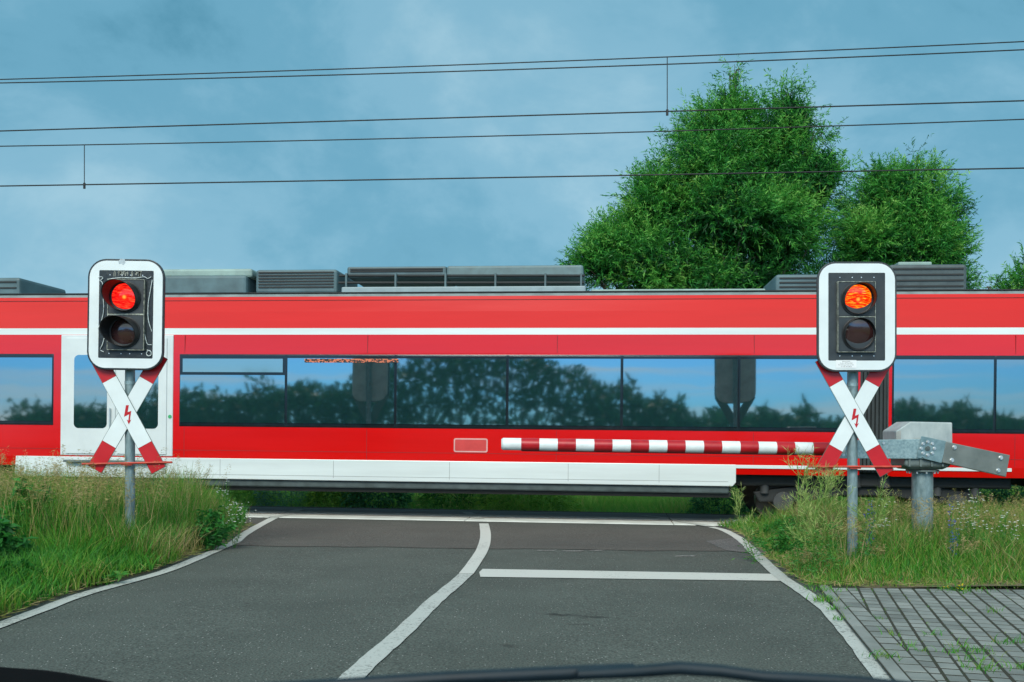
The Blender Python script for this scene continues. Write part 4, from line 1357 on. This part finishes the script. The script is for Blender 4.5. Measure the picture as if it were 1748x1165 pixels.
def right_grass():
    g = Leaves(12); r = g.r
    x, y = scatter(r, 105000, 2.0, 9.6, PAVE_Y, 15.2, lambda a, b: right_ok(a, b, 0.10))
    dr = x - xl(y, RIGHT); dp = y - PAVE_Y
    d = np.minimum(dr, dp)
    keep = r.uniform(0, 1, len(x)) < np.clip(d / .4 + .3, .1, 1)
    x, y, d, dr, dp = x[keep], y[keep], d[keep], dr[keep], dp[keep]
    cl = noise2(x, y, 1.8, 4)
    h = np.clip((0.05 + .30 * np.clip((d - .05) / 1.3, 0, 1)) * (1 + .35 * cl) * r.uniform(.5, 1.35, len(x)), .02, .62)
    dry = r.uniform(0, 1, len(x)) < np.clip(.20 + .28 * cl + .15 * np.exp(-d / .3), .04, .8)
    tint = np.clip(np.where(dry, r.normal(.82, .11, len(x)), r.normal(.40, .16, len(x))), 0, 1)
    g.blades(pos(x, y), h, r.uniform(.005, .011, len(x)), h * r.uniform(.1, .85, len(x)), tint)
    x, y = scatter(r, 60000, 2.0, 9.0, PAVE_Y, 14.5, lambda a, b: right_ok(a, b, .07) & ((a < xl(b, RIGHT) + .5) | (b < PAVE_Y + .35)))
    p = pos(x, y, .0); p[:, 2] += r.uniform(0, .03, len(x))
    dd = r.normal(0, 1, (len(x), 3)); dd[:, 2] = np.abs(dd[:, 2]) * .25
    g.leaves(p, dd, r.uniform(.05, .13, len(x)), r.uniform(.003, .006, len(x)), np.clip(r.normal(.80, .16, len(x)), 0, 1))
    # leafy clover-like patches low down
    for (cu, cv, ru, rv, n, hh) in ((1540, 952, 110, 34, 9000, .26), (1365, 925, 60, 22, 5200, .26), (1690, 960, 60, 30, 3500, .24), (1455, 965, 40, 16, 2200, .16)):
        c = G(cu, cv); s_ = F_PX / c.y
        a, q = r.uniform(0, 2 * PI, n), np.sqrt(r.uniform(0, 1, n))
        x, y = c.x + ru / s_ * q * np.cos(a), c.y + 0.75 * q * np.sin(a)
        k = right_ok(x, y, .15); x, y, q = x[k], y[k], q[k]
        z = hh * (1.1 - q ** 2 * .7) * r.uniform(.25, 1.1, len(x))
        p = pos(x, y); p[:, 2] += z
        dd = r.normal(0, 1, (len(x), 3)); dd[:, 2] = np.abs(dd[:, 2]) * .7
        g.leaves(p, dd, r.uniform(.025, .055, len(x)), r.uniform(.007, .015, len(x)), np.clip(r.normal(.22, .10, len(x)), 0, 1))
    x, y = scatter(r, 1200, 3.0, 9.0, 10.2, 13.8, lambda a, b: right_ok(a, b, 0.6))
    seed_heads(g, x, y, np.clip(r.normal(.50, .10, len(x)), .25, .75), np.clip(r.normal(.85, .06, len(x)), 0, 1), size=.10, spread=.022, n=18, w=.002)
    for (u, v, n, hh) in ((1450, 893, 26, .52), (1572, 860, 14, .66), (1640, 872, 26, .55), (1385, 955, 22, .22), (1490, 955, 18, .26), (1650, 925, 14, .34)):
        Yc = 10.3 if v > 940 else (10.1 if v > 885 else 11.0)
        xc = (u - CU) / F_PX * Yc
        x, y = xc + r.normal(0, .09, n), Yc + r.normal(0, .06, n)
        seed_heads(g, x, y, hh * r.uniform(.85, 1.15, n), r.normal(.93, .04, n), size=.10, spread=.03, n=26, droop=1.0)
    # stray tufts between the edge line and the kerb and in the paving joints
    base, dv, nv, fd, fn, e0 = PAV
    xs_, ys_ = [], []
    for (u, v, n, sp) in ((1410, 1012, 90, .10), (1408, 1030, 120, .07), (1425, 1045, 30, .04), (1435, 1063, 24, .04), (1510, 1129, 60, .05), (1640, 1012, 150, .14), (1690, 1050, 20, .04), (1720, 1105, 40, .05), (1675, 1120, 40, .06), (1680, 1150, 60, .06), (1745, 1147, 50, .05), (1618, 1120, 30, .04), (1660, 1135, 24, .04), (1590, 1090, 16, .03), (1640, 1110, 18, .03), (1572, 1118, 14, .03), (1500, 1062, 10, .02), (1525, 1090, 10, .03), (1550, 1110, 12, .03)):
        c = G(u, v)
        xs_.append(c.x + r.normal(0, sp, n)); ys_.append(c.y + r.normal(0, sp * .8, n))
    x, y = np.concatenate(xs_), np.concatenate(ys_)
    h = r.uniform(.015, .075, len(x))
    g.blades(pos(x, y, -.01), h, r.uniform(.004, .008, len(x)), h * r.uniform(.4, 1.4, len(x)), np.clip(r.normal(.46, .14, len(x)), 0, 1))
    # moss threads in the field joints
    for rr in range(-12, 40):
        n = 90
        t_ = r.uniform(-.3, 4.5, n)
        q = np.array([e0.x, e0.y]) + np.outer(np.full(n, (rr + .5) * 0.122), np.array(fn)) + np.outer(t_, np.array(fd))
        k = ((q - np.array(base)) @ np.array(nv) > .16) & (q[:, 1] < PAVE_Y) & (noise2(q[:, 0], q[:, 1], 3.3, rr) > .05)
        q = q[k]
        if len(q):
            h = r.uniform(.012, .035, len(q))
            g.blades(pos(q[:, 0], q[:, 1], -.02), h, r.uniform(.003, .006, len(q)), h * .8, np.clip(r.normal(.48, .15, len(q)), 0, 1), segs=2)
    o = g.build('verge_grass', grass_m)
    tag(o, 'mixed green and straw grass behind the brick paving, round the right signal', 'grass', kind='stuff')

def far_grass():
    grass_far_bright_m = leafmat('trackside_blades_brightened', [(0.0, (0.05, 0.22, 0.05)), (0.45, (0.15, 0.46, 0.07)), (0.7, (0.34, 0.48, 0.10)), (1.0, (0.58, 0.48, 0.24))], trans=0.4)  # grass colours brightened to make up for the train's shade
    g = Leaves(13); r = g.r
    x = r.uniform(-14, 14, 80000); y = YC + 3.0 - SKEW * x + r.uniform(0, 4.6, len(x))
    k = in_view(x, y); x, y = x[k], y[k]
    cl = noise2(x, y, 1.1, 1)
    h = np.clip((.50 + .28 * cl + .20 * (y + SKEW * x - YC - 3.0)) * r.uniform(.5, 1.25, len(x)), .1, 1.8)
    tint = np.clip(r.normal(.42, .11, len(x)) + .16 * cl + .30 * (r.uniform(0, 1, len(x)) < .12), 0, 1)
    g.blades(pos(x, y, -.72), h, r.uniform(.008, .02, len(x)), h * r.uniform(.15, .8, len(x)), tint)
    # sparse growth on the near ballast shoulder beside the crossing
    xx = np.concatenate([r.uniform(4.9, 9, 5200), r.uniform(-10, -5.2, 3000)]); yy = YC - 1.5 - SKEW * xx - r.uniform(0, .9, len(xx))
    h = r.uniform(.06, .26, len(xx))
    g.blades(pos(xx, yy, -.06), h, r.uniform(.004, .009, len(xx)), h * r.uniform(.2, .9, len(xx)), np.clip(r.normal(.48, .16, len(xx)), 0, 1))
    tag(g.build('trackside_grass', grass_far_bright_m), 'rank green grass on the far side of the track, seen beneath the train', 'grass', kind='stuff')
left_grass(); right_grass(); far_grass()

# --- single weeds
def podded_weed(u, v_top, Y, n_br, spread, label, seed, root_u=None):
    """upright branching weed with slim pale pods"""
    g = Leaves(seed); r = g.r
    ru = root_u if root_u is not None else u
    base = np.array([(ru - CU) / F_PX * Y, Y, 0.0]); base[2] = gz(base[0])
    top = np.array(P(u, v_top, Y))
    H = top[2] - base[2]
    tips = []
    def shoot(p, d, length, w, lvl):
        pts = [p]; q = p.copy(); dd = d.copy()
        n = 7
        for i in range(n):
            dd = dd + r.normal(0, .07, 3) + np.array([0, 0, .06 if lvl else .02]); dd /= np.linalg.norm(dd)
            q = q + dd * length / n; pts.append(q.copy())
        pts = np.array(pts)
        g.stem(pts, w * 1.2, w * .6, .66 + .2 * (lvl > 0))
        m = int(length / (.027 if lvl else .05))
        for k in range(m):
            f = r.uniform(.30 if lvl else .35, 1)
            a = pts[min(int(f * n), n - 1)] + (pts[min(int(f * n) + 1, n)] - pts[min(int(f * n), n - 1)]) * (f * n % 1)
            e = dd * .9 + r.normal(0, .75, 3); e[2] = abs(e[2]) * .8 + .2
            g.leaves(a[None], e[None], np.array([r.uniform(.045, .095)]), np.array([.0058]), np.array([r.uniform(.74, 1.0)]))
        return pts, dd
    pts, dd = shoot(base, (top - base) / np.linalg.norm(top - base), H * .98, .009, 0)
    for k in range(n_br):
        f = r.uniform(.30, .92)
        a = pts[int(f * 7)]
        w = r.uniform(0, 2 * PI)
        d = np.array([math.cos(w) * spread, math.sin(w) * spread * .7, r.uniform(.6, 1.1)]); d /= np.linalg.norm(d)
        p2, d2 = shoot(a, d, H * r.uniform(.22, .5) * (1.15 - f * .6), .005, 1)
        for j in range(3):
            w = r.uniform(0, 2 * PI)
            d3 = d2 + np.array([math.cos(w), math.sin(w), .3]) * .7; d3 /= np.linalg.norm(d3)
            shoot(p2[r.integers(2, 6)], d3, H * r.uniform(.10, .22), .0035, 1)
    n = 260
    f = r.uniform(0, .5, n)
    p = base + (top - base) * f[:, None] + r.normal(0, .05, (n, 3)) * np.array([1, .8, .3])
    d = r.normal(0, 1, (n, 3)); d[:, 2] *= .4
    g.leaves(p, d, r.uniform(.03, .08, n), r.uniform(.006, .014, n), np.clip(r.normal(.45, .15, n), 0, 1))
    o = g.build('podded_weed', weed_m)
    tag(o, label, 'weed', 'weeds with pale pods by the right signal')
podded_weed(1350, 778, 9.75, 12, .75, 'tallest pale podded weed, left of the right signal post under the red rod', 21, 1362)
podded_weed(1264, 836, 11.0, 8, .6, 'low podded weed leaning out over the road edge, furthest left of its kind', 22, 1290)
podded_weed(1412, 790, 9.6, 15, .85, 'dense podded weed spreading right in front of the right signal post', 23, 1425)
podded_weed(1496, 802, 10.0, 9, .75, 'slim podded weed rising between the right signal post and the barrier post', 24, 1470)
podded_weed(1388, 815, 9.5, 12, .9, 'short bushy podded weed at the foot of the red guard rod, between taller ones', 25, 1392)

def flower_weed(u, v_top, Y, label, seed, kind='white', n_st=5, spread=.12, name='flowering_weed', group=None):
    base = np.array([(u - CU) / F_PX * Y, Y, 0.0]); base[2] = gz(base[0])
    H = P(u, v_top, Y).z - base[2]
    t_ = thing(name, tuple(base), label, 'flower', group)
    g, fl = Leaves(seed), Leaves(seed + 1); r = g.r
    for k in range(n_st):
        hh = H * (1 if k == 0 else r.uniform(.6, .95))
        end = np.array([r.normal(0, spread) * (k > 0), r.normal(0, spread * .6) * (k > 0), hh])
        pts = np.array([end * f + np.array([0, 0, -.0]) + np.array([math.sin(f * 3 + k) * .012, 0, 0]) for f in np.linspace(0, 1, 6)])
        g.stem(pts, .006, .003, .55)
        m = 26
        f = r.uniform(.1, .85, m); d = r.normal(0, 1, (m, 3)); d[:, 2] = np.abs(d[:, 2]) * .5
        g.leaves(end * f[:, None], d, r.uniform(.025, .06, m), r.uniform(.005, .010, m), np.clip(r.normal(.4, .15, m), 0, 1))
        if kind == 'white':
            for j in range(7):
                f0 = r.uniform(.55, .9); a = end * f0
                e = a + np.array([r.normal(0, .05), r.normal(0, .04), hh * (1 - f0) * r.uniform(.5, 1.05)])
                g.stem(np.array([a, (a + e) / 2 + np.array([0, 0, .004]), e]), .003, .002, .6)
                q = 11; w = r.uniform(0, 2 * PI, q)
                d = np.stack([np.cos(w), np.sin(w), r.uniform(.1, .7, q)], 1)
                fl.leaves(np.repeat(e[None], q, 0), d, np.full(q, .013), np.full(q, .008), r.uniform(0, 1, q))
        else:
            q = 46 if kind == 'blue' else 7; f = r.uniform(.35 if kind == 'blue' else .8, 1, q); w = r.uniform(0, 2 * PI, q)
            d = np.stack([np.cos(w), np.sin(w), r.uniform(.1, .8, q)], 1)
            (fl).leaves(end * f[:, None] + d * .008, d, r.uniform(.018, .032, q), r.uniform(.008, .014, q), r.uniform(0, 1, q))
    g.build('stems', weed_m, t_)
    fl.build('blossoms', {'white': flower_w, 'blue': flower_b, 'yellow': flower_y}[kind], t_)
GW = 'white flowered weeds in the verges'
flower_weed(1668, 838, 10.4, 'tall white flowered weed below the counterweight plate, tallest on the right', 31, 'white', 6, .09, group=GW)
flower_weed(1648, 856, 10.5, 'branching white flowered weed just left of the tallest one below the counterweight', 33, 'white', 5, .10, group=GW)
flower_weed(1508, 852, 10.6, 'small white flowered weed left of the barrier post', 35, 'white', 4, .07, group=GW)
flower_weed(1715, 872, 10.3, 'low white flowered weed at the right edge of the verge', 37, 'white', 7, .16, group=GW)
flower_weed(386, 822, 12.2, 'white flowered weed nodding over the road at the end of left verge', 39, 'white', 6, .13, group=GW)
flower_weed(400, 858, 11.9, 'lower white flowered weed beside the left white edge line', 41, 'white', 6, .14, group=GW)
GB = 'blue flowered weeds by the right signal'
flower_weed(1486, 855, 10.5, 'blue spike flower standing right of the right signal post', 43, 'blue', 3, .05, 'blue_flower', GB)
flower_weed(1623, 862, 10.3, 'taller blue spike flower right of the barrier post', 45, 'blue', 3, .06, 'blue_flower', GB)
flower_weed(1640, 1000, 8.95, 'small yellow flowered weed sprouting at the edge of the brick paving', 47, 'yellow', 3, .05, 'yellow_flower')

def leafy_plant(u, v_top, Y, n, R, L, W, label, seed, mat=None, name='leafy_weed', lo=.1, hi=.5, root_z=0.0):
    g = Leaves(seed); r = g.r
    base = np.array([(u - CU) / F_PX * Y, Y, 0.0]); base[2] = gz(base[0])
    H = P(u, v_top, Y).z - base[2]
    for k in range(max(6, n // 45)):
        w = r.uniform(0, 2 * PI); rr = R * math.sqrt(r.uniform(0, 1))
        end = base + np.array([math.cos(w) * rr, math.sin(w) * rr * .7, H * (1 - .5 * (rr / R) ** 2) * r.uniform(.75, 1)])
        root = base + np.array([math.cos(w) * rr * .3, math.sin(w) * rr * .3, 0])
        pts = np.array([root + (end - root) * f + np.array([0, 0, .08 * H * math.sin(f * PI)]) for f in np.linspace(0, 1, 6)])
        g.stem(pts, .008, .004, .35)
        m = 45
        f = r.uniform(.12, 1, m)
        p = root + (end - root) * f[:, None] + np.array([0, 0, 1]) * (.08 * H * np.sin(f * PI))[:, None]
        d = r.normal(0, 1, (m, 3)); d[:, 2] = d[:, 2] * .4 + .15
        g.leaves(p, d, L * r.uniform(.6, 1.3, m), W * r.uniform(.6, 1.3, m), np.clip(r.uniform(lo, hi, m) + .2 * (f - .6), 0, 1), droop=.25)
    o = g.build(name, mat or weed_m)
    tag(o, label, 'weed')
leafy_plant(48, 803, 10.4, 900, .40, .12, .05, 'broad leaved bush in the tall grass left of the left signal', 51, lo=.15, hi=.6)
leafy_plant(8, 868, 9.4, 600, .30, .12, .045, 'dark leafy weed at the left edge of the picture', 52, lo=0.0, hi=.35)
leafy_plant(358, 858, 11.6, 900, .32, .07, .03, 'fine leaved dark weed at the road end of the left verge', 53, lo=.1, hi=.45)
leafy_plant(165, 958, 9.0, 700, .24, .09, .03, 'low bright green weed at the road edge below the left signal', 54, lo=.35, hi=.65)
leafy_plant(20, 945, 8.4, 400, .22, .11, .05, 'low dark broad leaved weed near the left picture edge, below the tall grass', 55, lo=0.0, hi=.3)
leafy_plant(1330, 895, 11.4, 700, .34, .06, .02, 'low green ground weed at the road edge left of the right signal', 56, lo=.3, hi=.6)

# --- shrubs beyond the track
def shrub(u, Y, R, H, mat, label, seed, L=.09, W=.03, n=5200):
    g = Leaves(seed); r = g.r
    bx = (u - CU) / F_PX * Y
    Y += .1; bx = (u - CU) / F_PX * Y
    base = np.array([bx, Y, gz(bx) - .75]); H += .5; R *= 1.15
    d = r.normal(0, 1, (n, 3)); d[:, 2] = np.abs(d[:, 2]); d /= np.linalg.norm(d, axis=1, keepdims=True)
    rad = r.uniform(.35, 1.0, n) ** .5 * (1 + .18 * noise2(d[:, 0] * 4, d[:, 2] * 4, 1.3, seed))
    p = base + d * rad[:, None] * np.array([R, R * .8, H])
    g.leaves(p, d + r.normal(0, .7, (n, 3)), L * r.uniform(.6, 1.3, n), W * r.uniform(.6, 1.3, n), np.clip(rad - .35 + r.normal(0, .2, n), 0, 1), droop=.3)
    for k in range(10):
        q = d[k] * np.array([R, R * .8, H]) * .9
        g.stem(np.array([base, base + q * .5 + np.array([0, 0, .05]), base + q]), .02, .006, .1)
    t_ = g.build('shrub', mat)
    tag(t_, label, 'shrub', 'shrubs beyond the track')
shrub(497, 21.6, .75, 1.5, shrub_blue_m, 'blue green feathery shrub beyond the track, beside the left crossing marking', 61, .13, .014, 6500)
shrub(568, 21.4, .55, 1.1, shrub_lime_m, 'lime green shrub beyond the track, between the bluish and the dark one', 62, .10, .03)
shrub(645, 21.2, .75, 1.6, shrub_dark_m, 'dark round leaved shrub beyond the track, right of the lime green one', 63, .085, .05, 6500)
shrub(790, 21.6, .9, 1.3, weed_m, 'mid green leafy shrub beyond the track, behind the centre line', 64, .14, .03, 5500)
shrub(905, 21.0, .9, 1.4, shrub_lime_m, 'grassy green shrub beyond the track, right of the centre line', 65, .2, .018, 6500)
shrub(1240, 20.2, .8, 1.3, shrub_dark_m, 'dark leafy shrub beyond the track, at the right end of the crossing', 66, .13, .025, 5500)
shrub(420, 22.0, .6, 1.0, shrub_lime_m, 'olive green shrub beyond the track, furthest left in the gap below the train', 67, .1, .02)
shrub(1700, 19.4, .8, 1.0, shrub_dark_m, 'dark shrub beyond the track, at far right below the train', 68, .12, .03)

# --- willows behind the train
def willow(Y, lobes, trunk_u, label, seed, n_shoot, leaf=.15, tw=.16):
    s = F_PX / Y
    xt = (trunk_u - CU) / s
    root = thing('willow_tree', (xt, Y, gz(xt) - .1), label, 'tree', 'willow trees behind the train')
    o0 = np.array(root.location)
    g = Leaves(seed); r = g.r
    C, RR = [], []
    for (u, v, ru, rv, dy) in lobes:
        C.append(np.array(P(u, v, Y)) + np.array([0, dy, 0]) - o0); RR.append(np.array([ru, (ru + rv) / 2 * .95, rv]) * .94 / s)
    C, RR = np.array(C), np.array(RR)
    wgt = (RR[:, 0] * RR[:, 2]) ** .95; wgt = wgt / wgt.sum()
    # foliage masses: clumps set over the lobes, each a sheaf of shoots fanning out and upward
    vol = float((RR[:, 0] * RR[:, 2]).sum())
    ncl = int(60 * vol ** .62)
    ci = np.concatenate([np.tile(np.arange(len(C)), 3), r.choice(len(C), ncl, p=wgt)]); ncl = len(ci)
    cd = r.normal(0, 1, (ncl, 3)); cd /= np.linalg.norm(cd, axis=1, keepdims=True)
    cr = np.where(r.uniform(0, 1, ncl) < .85, r.uniform(.60, .88, ncl), r.uniform(.3, .66, ncl))
    cc_ = C[ci] + cd * cr[:, None] * RR[ci]
    cs = r.uniform(.13, .26, ncl) * np.clip(RR[ci, 0] / .95, .22, 1.0)
    cw = cs ** 1.7; cw /= cw.sum()
    k_ = r.choice(ncl, n_shoot, p=cw)
    off = r.normal(0, 1, (n_shoot, 3)) * cs[k_][:, None]
    p = cc_[k_] + off
    d = cd[k_]; rad = cr[k_]; idx = ci[k_]
    n = n_shoot
    sd = d * np.array([.55, .55, .35]) + off / cs[k_][:, None] * .42 + r.normal(0, .22, (n, 3)) + np.array([0, 0, .60])
    sd /= np.linalg.norm(sd, axis=1, keepdims=True)
    ctone = r.normal(0, .14, ncl)[k_]
    sl = r.uniform(.28, .62, n) * np.where((rad > .82) & (r.uniform(0, 1, n) < .2), 1.3, .95)
    m = 15
    k = (np.arange(m)[None, :] + r.uniform(0, 1, (n, m))) / m
    side = r.normal(0, 1, (n, m, 3))
    ld = sd[:, None, :] * .85 + side * .55
    ld /= np.linalg.norm(ld, axis=2, keepdims=True)
    lp = p[:, None, :] + sd[:, None, :] * (sl[:, None] * k)[:, :, None]
    lp[:, :, 2] -= (.10 * sl[:, None] * k ** 2)
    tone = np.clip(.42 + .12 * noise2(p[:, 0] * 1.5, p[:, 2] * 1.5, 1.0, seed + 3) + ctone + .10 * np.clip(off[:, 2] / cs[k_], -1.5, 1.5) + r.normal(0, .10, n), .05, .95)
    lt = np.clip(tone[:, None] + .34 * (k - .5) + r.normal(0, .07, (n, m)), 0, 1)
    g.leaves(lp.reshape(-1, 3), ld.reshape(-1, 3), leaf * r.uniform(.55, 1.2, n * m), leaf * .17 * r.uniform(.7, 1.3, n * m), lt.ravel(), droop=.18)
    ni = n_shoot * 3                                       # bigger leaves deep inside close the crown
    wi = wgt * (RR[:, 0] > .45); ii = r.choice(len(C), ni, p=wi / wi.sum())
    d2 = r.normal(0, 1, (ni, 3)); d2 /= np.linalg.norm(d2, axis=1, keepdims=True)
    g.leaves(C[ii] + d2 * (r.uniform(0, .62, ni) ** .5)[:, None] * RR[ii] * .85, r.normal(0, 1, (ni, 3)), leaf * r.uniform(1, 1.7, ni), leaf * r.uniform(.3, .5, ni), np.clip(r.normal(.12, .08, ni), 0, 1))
    pick = r.choice(n, min(n, 1400), replace=False)
    for i in pick:
        g.stem(np.array([p[i] - sd[i] * .15, p[i] + sd[i] * sl[i] * .9]), .012, .004, .2)
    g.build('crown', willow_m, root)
    # trunk, limbs and branches into every lobe
    t_ = MB()
    H0 = 1.5
    t_.tube([(0, 0, -.2), (.03, 0, .5), (-.04, .02, H0)], [tw * 1.35, tw * 1.05, tw * .9], 12)
    rg = random.Random(seed)
    for c, rr in zip(C, RR):
        e = Vector(c); st_ = Vector((-.04, .02, H0 * rg.uniform(.6, 1)))
        mid = st_.lerp(e, .5) + Vector((rg.uniform(-.3, .3), rg.uniform(-.3, .3), -.2))
        t_.tube(smooth_line([st_, mid, e], 5), [tw * .5 * (1 - .8 * i / 10) for i in range(11)], 7)
        for q in range(8):
            b0 = mid.lerp(e, rg.uniform(0, 1))
            w = Vector((rg.gauss(0, 1), rg.gauss(0, 1), rg.gauss(.4, .8))).normalized()
            b1 = Vector(c) + Vector((w.x * rr[0], w.y * rr[1], w.z * rr[2])) * .85
            t_.tube(smooth_line([b0, b0.lerp(b1, .5) + Vector((0, 0, .12)), b1], 3), [.022 - .0027 * i for i in range(7)], 5)
    t_.build('trunk', bark_m, root)
willow(25.5, [(1254, 128, 12, 30, 0), (1252, 172, 26, 34, 0), (1246, 205, 40, 42, 0), (1225, 235, 66, 62, .2), (1345, 162, 17, 26, -.1), (1346, 188, 34, 32, 0), (1345, 222, 58, 50, 0), (1392, 222, 26, 42, .1), (1205, 292, 76, 66, -.3), (1330, 300, 98, 80, .3), (1398, 300, 50, 66, 0),
              (1140, 330, 62, 52, 0), (1105, 385, 72, 52, .2), (1240, 385, 118, 85, -.5), (1345, 395, 80, 85, .2), (1060, 425, 62, 40, 0), (1030, 455, 48, 30, -.1), (1130, 460, 100, 55, -.4), (1250, 480, 100, 55, -.3), (1330, 480, 50, 60, .5), (1190, 540, 130, 60, 0), (1000, 447, 24, 12, 0)],
       1240, 'tall broad willow with a pointed top, rising behind the train left of the right signal', 71, 15500, .145, .20)
willow(27.0, [(1565, 288, 27, 34, 0), (1588, 322, 28, 42, .1), (1512, 318, 34, 36, 0), (1545, 350, 72, 55, -.2), (1490, 372, 52, 48, 0), (1595, 385, 48, 50, .2), (1470, 425, 62, 50, -.3), (1550, 430, 84, 56, -.2), (1615, 430, 36, 42, 0), (1634, 440, 18, 16, 0), (1585, 490, 66, 50, .1), (1490, 500, 80, 50, 0), (1420, 450, 30, 40, .5)],
       1520, 'smaller rounded willow behind the train, directly above the right signal', 72, 8500, .145, .14)
willow(26.0, [(1735, 490, 22, 26, 0), (1752, 468, 18, 22, 0), (1690, 498, 9, 14, 0), (1725, 560, 60, 50, 0), (1760, 510, 36, 40, 0)], 1745, 'young willow shoots just showing over the train roof at the right edge', 73, 900, .15, .06)

# --- wood behind the camera, mirrored in the train windows
def rear_wood():
    g = Leaves(81); r = g.r
    n = 26000
    x = r.uniform(-46, 26, n)
    prof = 2.4 + 5.2 * np.exp(-((x + 12) / 9.5) ** 2) + 1.6 * np.exp(-((x + 30) / 7) ** 2) + .9 * noise2(x, x * .3, 1.1) + .5 * noise2(x, 0 * x, 3.7)
    z = prof * r.uniform(0, 1, n) ** .8
    y = -34 + r.normal(0, 1.6, n)
    p = np.stack([x, y, z + gz(0) - GRADE * x], 1)
    g.leaves(p, r.normal(0, 1, (n, 3)) + np.array([0, 0, .4]), r.uniform(.35, .9, n), r.uniform(.15, .4, n), np.clip(r.normal(.35, .15, n), 0, 1))
    tag(g.build('distant_wood', shrub_dark_m), 'dark row of trees mirrored in the train windows', 'trees', kind='stuff')
rear_wood()
